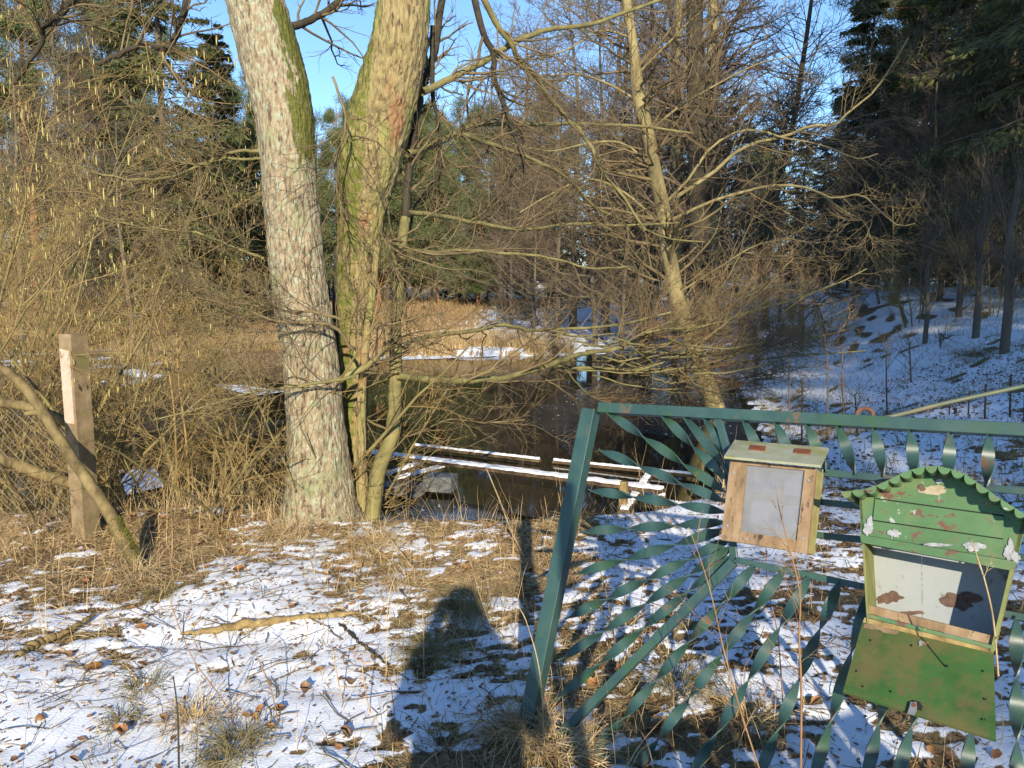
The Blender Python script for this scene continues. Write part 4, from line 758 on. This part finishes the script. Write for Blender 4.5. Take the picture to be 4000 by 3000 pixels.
def block(a, b, z, dY, h, label):
    p, q = onZ(*a, z), onZ(*b, z); d = np.array([.25, 1, 0]) * dY; mb = MB(); u = np.array([0, 0, -h]); c = p.copy()
    mb.quadprism([p - c, q - c, q + u - c, p + u - c], [p + d - c, q + d - c, q + d + u - c, p + d + u - c]); o = mb.build('concrete_block', blk, None, False, loc=c); tag(o, label, 'block')
    bv = o.modifiers.new('b', 'BEVEL'); bv.width = .01
block((1652, 1862), (1762, 1868), -.40, .22, .16, 'grey block under the board pair at the water'); block((1475, 1902), (1592, 1898), -.46, .35, .10, 'low wet slab beside the trunk at the water'); block((1590, 1912), (1650, 1900), -.50, .30, .12, 'darker slab between slab and block')
g = onZ(2432, 1975, -.35); mb = MB(); mb.quadprism(sq(np.zeros(3) + [0, 0, -.3], .3, .035), sq(np.array([.01, 0, .22]), .3, .03)); tag(mb.build('wooden_stump_post', M['log'], None, False, loc=g), 'short broken post beside the snowy beam end', 'post')
# thin iron stakes behind the gate on the right
for k, (x, yb, yt, h, lab) in enumerate([(3640, 1645, 1585, 3, 'short thin stake leftmost of the stakes behind the gate rail'), (3705, 1655, 1550, 3, 'thin stake second from left behind the gate rail'), (3727, 1650, 1592, 8, 'thick dark stub among the thin stakes'), (3780, 1655, 1530, 4, 'thin stake right of the thick dark stub'), (3845, 1665, 1500, 5, 'stake below the iron rod'), (3943, 1660, 1462, 5, 'tallest stake crossing above the iron rod'), (3998, 1670, 1490, 4, 'stake at the right picture edge')]):
    b = onZ(x, yb + 30, .0); t = atY(x + 6, yt, b[1]); mb = MB(); mb.tube(np.array([[0, 0, -.05], (t - b) * .5, t - b]), np.array([h, h, h * .9]) / FPX * b[1] * .8, 6); tag(mb.build('iron_stake', M['dark_bark'], None, loc=b), lab, 'stake', 'stakes in the snow behind the gate')

# ================================================================== LITTER AND GRASS
rng = np.random.RandomState(9)
def pts_near(n, x0, x1, y0, y1, keep, pw=1.0):
    out = []
    tot = 0
    while tot < n:
        y = y0 + (y1 - y0) * rng.rand(n * 2) ** pw; x = x0 + (x1 - x0) * rng.rand(n * 2); vis = np.abs(x) < y * .70 + .4; m = snowmask(x, y); k = (rng.rand(n * 2) < keep(x, y, m)) & vis
        out.append(np.stack([x[k], y[k]], 1)); tot += k.sum()
    P = np.concatenate(out)[:n]; return np.column_stack([P, height(P[:, 0], P[:, 1])])
def curve_blades(P, az, el, ln, wd, bend, K=5):
    """curved grass blades as tapered strips"""
    n = len(P); d = np.stack([np.cos(az) * np.cos(el), np.sin(az) * np.cos(el), np.sin(el)], 1); s = nrm(np.stack([-np.sin(az), np.cos(az), az * 0], 1) + rng.normal(size=(n, 3)) * .5) * wd[:, None]
    C = np.zeros((n, K, 3)); C[:, 0] = P; st = (ln / (K - 1))[:, None]
    for k in range(1, K):
        C[:, k] = C[:, k - 1] + d * st; d = d.copy(); d[:, 2] -= bend; d += rng.normal(size=d.shape) * .06; d = nrm(d)
    C[:, :, 2] = np.maximum(C[:, :, 2], P[:, None, 2] - .003)
    W = (1 - np.linspace(0, .85, K))[None, :, None]; V = np.stack([C + s[:, None] * W, C - s[:, None] * W], 2).reshape(-1, 3)
    i = (np.arange(n)[:, None] * K + np.arange(K - 1)[None]).ravel()[:, None] * 2; return V, i + np.array([[0, 1, 3, 2]])
def grass(name, P, ln, wd, el, bend, m, K=5):
    n = len(P); V, Qd = curve_blades(P, rng.rand(n) * 6.283, el(n), ln(n), wd(n), bend(n), K); return tag(link(name, mesh(name, V, Qd, None, m, False)), kind='stuff')
U = rng.rand
lit = lambda x, y, m: ((1 - m) * .9 + .10) * (1 - .45 * ss((x - .1) / .5))
grass('dry_grass', pts_near(30000, -3.2, 2.6, 1.7, 6.6, lit), lambda n: .04 + .12 * U(n), lambda n: .0012 + .0012 * U(n), lambda n: .02 + .8 * U(n) ** 3, lambda n: .15 + .4 * U(n), M['grass_dull'])
grass('dry_grass', pts_near(24000, -3.4, 1.2, 2.9, 6.3, lambda x, y, m: ((1 - m) * .8 + .12) * ss((1.1 - x) / .8)), lambda n: .06 + .20 * U(n) ** 1.5, lambda n: .0012 + .0016 * U(n), lambda n: .02 + .7 * U(n) ** 3, lambda n: .15 + .4 * U(n), M['grass'])
grass('tall_dry_grass', pts_near(1900, -3.6, 2.3, 5.2, 6.3, lambda x, y, m: ss((y - 4.9) / .9) * (fbm(x * 3, y * 3, 2) > .45) * (.22 + .78 * (x < -1.2))), lambda n: .14 + .42 * U(n) ** 2.4, lambda n: .0016 + .0014 * U(n), lambda n: 1.0 + .5 * U(n), lambda n: .02 + .2 * U(n) ** 2, M['grass'], 7)
grass('tall_dry_grass', pts_near(1500, -3.3, 3.0, 2.2, 5.6, lambda x, y, m: .15 + .8 * (1 - m)), lambda n: .12 + .3 * U(n) ** 2, lambda n: .0012 + .001 * U(n), lambda n: .8 + .7 * U(n), lambda n: .02 + .25 * U(n), M['grass'], 7)
grass('slope_grass', pts_near(9000, 1.5, 12, 5.5, 18, lambda x, y, m: ((1 - m) + .08) * (sdist(x, y) > .1)), lambda n: .08 + .2 * U(n), lambda n: .003 + .002 * U(n), lambda n: .3 + 1.1 * U(n), lambda n: .1 + .3 * U(n), M['grass_dull'])
def far_pts(n, x0, x1, y0, y1, f):
    x = x0 + (x1 - x0) * U(n * 6); y = y0 + (y1 - y0) * U(n * 6); k = f(x, y); x, y = x[k][:n], y[k][:n]; return np.stack([x, y, height(x, y)], 1)
grass('reeds', far_pts(16000, -18, 2, 21, 27, lambda x, y: (sdist(x, y) > .05) & (sdist(x, y) < 2.5) & (fbm(x * 1.2, y * 1.2, 3) > .5)), lambda n: .25 + .5 * U(n), lambda n: .006 + .005 * U(n), lambda n: .9 + .6 * U(n), lambda n: .02 + .08 * U(n), M['grass'], 4)
grass('meadow_grass', far_pts(30000, -26, 3, 24, 60, lambda x, y: (sdist(x, y) > .5) & (snowmask(x, y) < .5)), lambda n: .12 + .28 * U(n), lambda n: .012 + .012 * U(n), lambda n: .7 + .8 * U(n), lambda n: .05 + .2 * U(n), M['meadow'], 3)
grass('ditch_stalks', far_pts(2600, -5.5, -1.9, 6.1, 8.0, lambda x, y: np.ones_like(x, bool)), lambda n: .2 + .5 * U(n), lambda n: .002 + .0015 * U(n), lambda n: .2 + 1.0 * U(n), lambda n: .02 + .15 * U(n), M['grass'], 6)
def leaves(P, size, mname, name, flatness=.5):
    n = len(P); N = 9; t = np.array([[0, 0], [.3, .25], [.65, .3], [1, 0], [.65, -.3], [.3, -.25], [.33, 0], [.66, 0], [-.3, 0.0]])
    ln = size * (.6 + .8 * U(n)); az = U(n) * 6.283; L = t[None] * ln[:, None, None]; cu = (U(n) - .3)[:, None] * 1.6 * ln[:, None]
    zz = np.abs(t[:, 1])[None] * cu * 1.5 + (t[:, 0] - .5)[None] ** 2 * cu + t[None, :, 0] * (rng.normal(size=(n, 1)) * .25 * ln[:, None]); zz = zz - zz.min(1, keepdims=True) + .004
    x = np.cos(az)[:, None] * L[..., 0] - np.sin(az)[:, None] * L[..., 1]; y = np.sin(az)[:, None] * L[..., 0] + np.cos(az)[:, None] * L[..., 1]
    V = np.stack([x, y, zz], -1) + P[:, None]; T = np.array([[0, 1, 6], [1, 2, 7], [1, 7, 6], [2, 3, 7], [3, 4, 7], [4, 5, 6], [4, 6, 7], [5, 0, 6]])
    i = np.arange(n)[:, None, None] * N + T[None]; return tag(link(name, mesh(name, V.reshape(-1, 3), None, i.reshape(-1, 3), M[mname], True)), kind='stuff')
leaves(pts_near(4200, -3.2, 3.0, 1.8, 6.4, lambda x, y, m: .12 + .8 * (1 - m)), .027, 'leaf', 'leaf_litter')
leaves(pts_near(20000, -3.2, 3.2, 1.8, 6.6, lambda x, y, m: .16 + .7 * (1 - m)), .015, 'leaf', 'leaf_crumbs')
leaves(pts_near(5000, 1.5, 9, 4.5, 14, lambda x, y, m: (sdist(x, y) > .1) * 1.0), .04, 'leaf', 'leaf_crumbs')
leaves(pts_near(260, -3.0, 2.6, 2.0, 5.5, lambda x, y, m: .4 + .5 * (1 - m)), .045, 'leaf_orange', 'leaf_litter')
# loose twigs on the ground
P = pts_near(1500, -3.0, 3.0, 1.8, 6.2, lambda x, y, m: .6 + 0 * x); n = len(P); az = U(n) * 6.283; K = 5; C = np.zeros((n, K, 3)); C[:, 0] = P + [0, 0, .008]; d = np.stack([np.cos(az), np.sin(az), .12 * U(n)], 1); ln = (.06 + .25 * U(n) ** 2)[:, None] / (K - 1)
for k in range(1, K): C[:, k] = C[:, k - 1] + d * ln; d = nrm(d + rng.normal(size=d.shape) * [.25, .25, .1])
mb = MB(); mb.tube(C, np.tile((.0012 + .0016 * U(n))[:, None], (1, K)), 3); tag(mb.build('twig_litter', M['twig']), kind='stuff')
# single leaves big enough to pick out
lt = np.array([[0, 0], [.2, .2], [.5, .3], [.8, .2], [1, 0], [.8, -.2], [.5, -.3], [.2, -.2], [.25, 0], [.5, 0], [.75, 0], [-.25, 0]])
LT = [[0, 1, 8], [1, 2, 9], [1, 9, 8], [2, 3, 10], [2, 10, 9], [3, 4, 10], [4, 5, 10], [5, 6, 9], [5, 9, 10], [6, 7, 8], [6, 8, 9], [7, 0, 8]]
for k, (px, py, s, col, lab) in enumerate([(410, 2600, .11, 1, 'large orange brown leaf on snow at lower left'), (495, 2850, .09, 1, 'curled orange leaf next to the straw tuft at lower left'), (310, 2350, .10, 1, 'rust coloured leaf near the left log'), (580, 2450, .08, 1, 'orange leaf standing beside the yellow log'), (940, 2800, .06, 1, 'small orange leaf on clean snow below the yellow log'), (1180, 2720, .09, 0, 'pale crumpled leaf on the lower snow'),
      (1340, 2660, .09, 0, 'brown leaf by the end of the dark stick'), (1060, 2790, .07, 0, 'dark leaf left of a pair on the lower snow'), (1330, 2870, .08, 0, 'brown leaf at the photographer shadow edge'), (1850, 2630, .08, 0, 'dark leaf inside the photographer shadow'), (1730, 2950, .10, 0, 'large dark leaf at the bottom in shadow'), (2290, 2240, .12, 1, 'orange leaf behind the gate post'), (2560, 2860, .12, 0, 'brown leaf behind the lower gate bars'), (3010, 2880, .12, 0, 'reddish leaf between the lower gate bars'), (960, 2230, .09, 1, 'orange leaf in the straw by the tree'), (250, 2200, .12, 1, 'tan leaf in front of the fence post'), (760, 2130, .09, 1, 'orange leaf right of the mossy pole foot')]):
    g = onZ(px, py, .02); g[2] = hz(g[0], g[1]) + .006; r = np.random.RandomState(k); az = r.rand() * 6.283; c, s_ = math.cos(az), math.sin(az); cu = .6 + r.rand()
    V = np.stack([(lt[:, 0] * c - lt[:, 1] * s_) * s, (lt[:, 0] * s_ + lt[:, 1] * c) * s, (np.abs(lt[:, 1]) * cu + (lt[:, 0] - .5) ** 2 * cu * .8 + r.normal(size=12) * .07) * s], 1) * .8
    o = link('fallen_leaf', mesh('fallen_leaf', V, None, LT, M['leaf_orange' if col else 'leaf'], True), None, g); tag(o, lab, 'leaf', 'single leaves on the snow')
# straw tufts
for k, (px, py, s, nbl, m, lab) in enumerate([(760, 2800, .16, 260, 'grass', 'combed over straw tuft on clean snow at lower left'), (930, 2910, .14, 260, 'grass_dull', 'olive tuft near the bottom left of centre'), (870, 2990, .12, 200, 'grass_dull', 'olive tuft cut by the bottom edge'), (480, 2780, .10, 120, 'grass_dull', 'small green tuft left of the straw tuft'), (1700, 2560, .20, 420, 'grass_dull', 'wide dark tuft lying in the photographer shadow'), (1800, 2400, .22, 420, 'grass_dull', 'upright tuft in the middle of the photographer shadow'),
      (2050, 2870, .20, 420, 'grass', 'big straw clump at the foot of the gate post'), (2180, 2920, .24, 500, 'grass', 'tangled straw clump right of the gate post foot'), (1960, 2880, .14, 220, 'grass_dull', 'dark tuft left of the gate post foot'), (1720, 2900, .12, 160, 'grass_dull', 'thin tuft at the bottom in shadow'), (560, 2650, .13, 200, 'grass_dull', 'tuft above the small green tuft'), (620, 2330, .14, 220, 'grass_dull', 'tuft just below the mossy pole foot'), (530, 2240, .16, 300, 'grass', 'straw around the mossy pole foot'),
      (1450, 2120, .22, 500, 'grass', 'thick straw right of the tree foot'), (1100, 2100, .22, 500, 'grass', 'thick straw at the left of the tree foot'), (2650, 2680, .18, 260, 'grass_dull', 'tuft seen through the lower gate bars'), (2900, 2800, .2, 300, 'grass', 'tuft between the lower gate bars below the notice box'), (1550, 2280, .16, 300, 'grass', 'straw tuft left of the head shadow'), (3800, 1480, .5, 300, 'grass_dull', 'brown tuft on the snowy slope above the stakes'), (3460, 1390, .3, 120, 'grass_dull', 'dark tuft mid slope')]):
    g = onZ(px, py, .02); g[2] = hz(g[0], g[1]); r = rng.normal(size=(nbl, 2)) * s * .28; P = np.column_stack([r, np.zeros(nbl)]); P[:, 2] = -.005
    az = np.arctan2(r[:, 1], r[:, 0]) + rng.normal(size=nbl) * .8 + (k % 3) * .7; V, Qd = curve_blades(P, az, .3 + .9 * U(nbl), s * (.5 + .8 * U(nbl)), .0012 + .0012 * U(nbl) + (.002 if g[1] > 6 else 0), .2 + .25 * U(nbl), 6)
    o = link('grass_tuft', mesh('grass_tuft', V, Qd, None, M[m], False), None, g); tag(o, lab, 'grass tuft', 'tufts of dead grass')
# lying branches
def lying(name, px, r, m, label, z=.02, snow=False):
    P = np.array([onZ(x, y, z) for x, y in px]); P[:, 2] = height(P[:, 0], P[:, 1], False) + z; b = P[0].copy(); P, R = spline(P - b, 50, [h / FPX * 3.6 for h in r]); P += np.random.RandomState(3).normal(size=P.shape) * .003; R *= .72 * np.interp(np.linspace(0, 12, 50), np.arange(13), .75 + .45 * np.random.RandomState(len(px)).rand(13))
    root = empty(name, b, label, 'branch'); mb = MB(); mb.tube(P, R, 10); mb.build('wood', M[m], root); return root
lying('fallen_branch', [(700, 2475), (800, 2465), (950, 2440), (1080, 2425), (1180, 2410), (1290, 2405), (1400, 2395)], [6, 16, 22, 24, 22, 18, 12], 'log', 'yellowish fallen branch with peeled bark lying on the snow', .035)
lying('fallen_branch', [(60, 2570), (130, 2520), (200, 2490), (290, 2450), (370, 2400)], [14, 22, 20, 18, 10], 'log', 'short brown log end at the lower left', .03)
lying('fallen_branch', [(1270, 2395), (1340, 2450), (1420, 2520), (1520, 2600)], [9, 10, 10, 6], 'dark_bark', 'dark stick running from the yellow branch to the shadow', .02)
lying('fallen_branch', [(1600, 2590), (1700, 2575), (1820, 2585), (1950, 2560)], [5, 8, 7, 3], 'dark_bark', 'dark twig lying inside the photographer shadow', .02)
# stems and brambles standing or arching in front
def stem(px, Ys, r0, r1, m, label, cat='stem', tw=0, seed=0, L=.18, group=None):
    P = np.array([atY(x, y, Yk) for (x, y), Yk in zip(px, Ys)]); P[0, 2] = min(P[0, 2], hz(P[0, 0], P[0, 1])) - .02 if P[0, 2] < .3 else P[0, 2]; b = P[0].copy(); R0 = np.linspace(r0, r1, len(px)) / FPX * np.array(Ys); P, R = spline(P - b, 30, R0)
    root = empty('bramble' if cat == 'bramble' else 'dead_stem' if cat == 'stem' else 'sapling', b, label, cat, group); mb = MB(); mb.tube(P, R, 6); mb.build('stalk', M[m], root)
    if tw:
        rg = np.random.RandomState(seed); c1, q1 = sprout(rg, P[None], R[None], tw, L, .7, 6, up=.06, wig=.15, rmul=.6, tmin=.15, rmin=.0009); c2, q2 = sprout(rg, c1, q1, 2, -.5, .7, 4, up=.04, rmin=.0007); mb = MB(); mb.tube(c1, q1, 3); mb.tube(c2, q2, 3); tag(mb.build('twigs', M[m], root), kind='stuff')
    return root
stem([(2985, 3060), (2900, 2800), (2830, 2550), (2780, 2330), (2735, 2180), (2690, 2060)], [1.95] * 6, 4, 1.5, 'twig_red', 'thin reddish sapling leaning left before the fan of gate bars', 'sapling', 14, 1)
stem([(3128, 3060), (3130, 2700), (3122, 2500), (3125, 2330), (3095, 2180), (3070, 2090), (3045, 1990), (3030, 1900)], [1.9] * 8, 5, 1.5, 'twig_red', 'reddish sapling rising in front of the notice box', 'sapling', 20, 2, .14)
stem([(3080, 2700), (3040, 2500), (3000, 2300), (2992, 2130)], [2.6, 2.6, 2.6, 2.6], 3, 1.2, 'twig_red', 'thin sapling behind the gate below the notice box', 'sapling', 12, 3, .2)
stem([(1390, 1890), (1480, 2060), (1600, 2200), (1760, 2380), (1900, 2540), (2100, 2720), (2250, 2840), (2400, 2910)], [5.3, 4.9, 4.4, 3.8, 3.4, 2.95, 2.7, 2.6], 3, 4.5, 'grass', 'long tan bramble cane arching from the tree to the gate foot', 'bramble')
stem([(698, 3060), (697, 2880), (692, 2760), (677, 2640)], [2.35] * 4, 5, 2.5, 'dark_bark', 'dark thorny stem at the bottom left', 'stem', 4, 4, .05)
stem([(955, 2850), (860, 2720), (760, 2583), (700, 2450), (665, 2340)], [2.75, 2.85, 2.9, 3.0, 3.05], 3, 1.3, 'twig_red', 'reddish cane arching left over the snow', 'bramble', 3, 5, .08)
stem([(1100, 2880), (1060, 2700), (1000, 2560), (940, 2500)], [2.7, 2.8, 2.9, 3.0], 3, 1.3, 'twig_red', 'reddish cane below the yellow branch', 'bramble', 3, 6, .08)
stem([(1600, 2740), (1580, 2600), (1575, 2480), (1565, 2370)], [3.1] * 4, 3, 1.5, 'twig', 'thin upright stem left in the photographer shadow', 'stem', 3, 7, .06)
stem([(1655, 2690), (1655, 2500), (1650, 2380)], [3.15] * 3, 3, 1.5, 'grass', 'thin upright stalk right of the first in the shadow', 'stem')
stem([(1460, 2850), (1420, 2650), (1415, 2540)], [2.8] * 3, 3, 1.5, 'grass', 'pale stalk leaning left of the shadow edge', 'stem')
stem([(1350, 2790), (1310, 2600), (1290, 2490)], [2.9] * 3, 3, 1.5, 'grass', 'pale stalk near the brown leaf', 'stem')
stem([(2395, 2900), (2410, 2600), (2370, 2330), (2330, 2180)], [3.3] * 4, 4, 2, 'twig', 'brown stem behind the left gate bars', 'stem', 6, 8, .15)
stem([(2130, 2850), (2110, 2640), (2060, 2440), (2020, 2360)], [2.55] * 4, 3, 1.5, 'grass', 'tan stalk in front of the gate post foot', 'stem')
stem([(2200, 2470), (2080, 2240), (2000, 2080), (1950, 1950), (1900, 1830)], [4.0, 4.4, 4.8, 5.2, 5.5], 4, 2.5, 'grass', 'orange tan stalk left of the gate post', 'stem')
stem([(1560, 2950), (1530, 2700), (1500, 2560)], [2.6] * 3, 2.5, 1.2, 'twig_red', 'fine stem by the lower shadow edge', 'stem')
stem([(3900, 2640), (3880, 2420), (3850, 2280), (3822, 2190), (3795, 2110)], [1.75] * 5, 4, 2.0, 'grass', 'dry blade curving up in front of the mailbox', 'stem', 3, 9, .06)
stem([(1200, 2020), (1130, 1850), (1060, 1700), (1000, 1560), (900, 1400)], [5.3, 5.3, 5.25, 5.2, 5.15], 5, 2, 'olive', 'olive sapling leaning left against the pale trunk', 'sapling', 16, 10, .5)
stem([(700, 2010), (690, 1800), (680, 1600), (650, 1400), (600, 1230)], [5.7] * 5, 6, 2, 'twig_hazel', 'straight yellow shoot left of the trunk', 'sapling', 16, 11, .45)
stem([(740, 2010), (730, 1750), (700, 1500), (690, 1300)], [5.8] * 4, 6, 2, 'twig_hazel', 'yellow shoot right beside the straight one', 'sapling', 14, 12, .45)
for k, (x, yb) in enumerate([(3240, 1560), (3300, 1600), (3470, 1560), (3090, 1520), (3560, 1480), (3350, 1700), (3140, 1640), (3680, 1440)]):
    g = onZ(x, yb, .05); Yk = g[1]; stem([(x, yb), (x - 8, yb - 130), (x - 20 + 9 * (k % 4), yb - 260 + 20 * k)], [Yk] * 3, 3.5, 1.5, 'twig_far', ['thin bare sapling on the slope above the rail', 'sapling beside the rusty ring', 'thin sapling mid slope', 'sapling at the shoreline slope', 'sapling high on the slope', 'short sapling just behind the rail', 'thin sapling near the shore', 'far sapling near the thin trunks'][k], 'sapling', 12, 30 + k, .6)

# ================================================================== WHAT STANDS BEHIND THE CAMERA (its shadows fall into view)
dkc = mat('dark_cloth', [(.02, .02, .03), (.05, .05, .06)], 8, bump=0)
pj = [((.05, -.40, .95), .17), ((.05, -.40, 1.20), .17), ((.05, -.40, 1.42), .15), ((.05, -.38, 1.53), .06), ((.04, -.34, 1.63), .095), ((.04, -.34, 1.72), .075), ((-.13, -.38, 1.40), .075), ((-.20, -.30, 1.16), .055), ((-.08, -.10, 1.50), .035), ((.23, -.38, 1.40), .075), ((.31, -.28, 1.17), .055), ((.09, -.10, 1.50), .035), ((-.06, -.40, .90), .12), ((-.09, -.38, .48), .08), ((-.10, -.42, .08), .05), ((-.10, -.30, .04), .045), ((.16, -.40, .90), .12), ((.20, -.38, .48), .08), ((.21, -.42, .08), .05), ((.21, -.30, .04), .045), ((-.05, -.07, 1.56), .03), ((.06, -.07, 1.56), .03)]
ed = [(0, 1), (1, 2), (2, 3), (3, 4), (4, 5), (2, 6), (6, 7), (7, 8), (8, 20), (2, 9), (9, 10), (10, 11), (11, 21), (0, 12), (12, 13), (13, 14), (14, 15), (0, 16), (16, 17), (17, 18), (18, 19)]
me = bpy.data.meshes.new('person'); me.from_pydata([p for p, r in pj], ed, []); me.materials.append(dkc); per = link('person', me); tag(per, 'photographer in dark clothes raising a camera, behind the viewpoint', 'person')
sk = per.modifiers.new('skin', 'SKIN')
for i, (p, r) in enumerate(pj): me.skin_vertices[0].data[i].radius = (r, r)
me.skin_vertices[0].data[0].use_root = True; per.modifiers.new('s', 'SUBSURF').levels = 2; sk.use_smooth_shade = True
mb = MB(); mb.quadprism(sq(np.array([.43, -.35, -.2]), .785, .03), sq(np.array([.43, -.35, 2.12]), .785, .03)); tag(mb.build('gate_post', green, None, False), 'tall green post behind the viewpoint', 'post')
fp = empty('board_fence', (.5, -.35, 0), 'low board panel behind the viewpoint', 'fence')
for k in range(8):
    mb = MB(); x = .02 + k * .125; mb.quadprism([(x, 0, .02), (x + .115, 0, .02), (x + .115, 0, 1.22 + .02 * (k % 2)), (x, 0, 1.22)], [(x, -.02, .02), (x + .115, -.02, .02), (x + .115, -.02, 1.22), (x, -.02, 1.22)]); mb.build('board', wood, fp, False)
for x, y, s, sz, lab in [(5.9, -22, .80, 1.0, 'shade pine behind the viewpoint nearest the path'), (7.6, -23, .86, 1.0, 'second shade pine behind the viewpoint')]:
    o = place(PN[0], x, y, lab, s)
for k in range(9):
    place(SP[k % 2], 9.5 + k * 2.6, -22 - (k % 3) * 2, ORD[k] + ' shading spruce from the left behind the viewpoint', 1.75 + .1 * k, group='shading spruces behind the viewpoint')
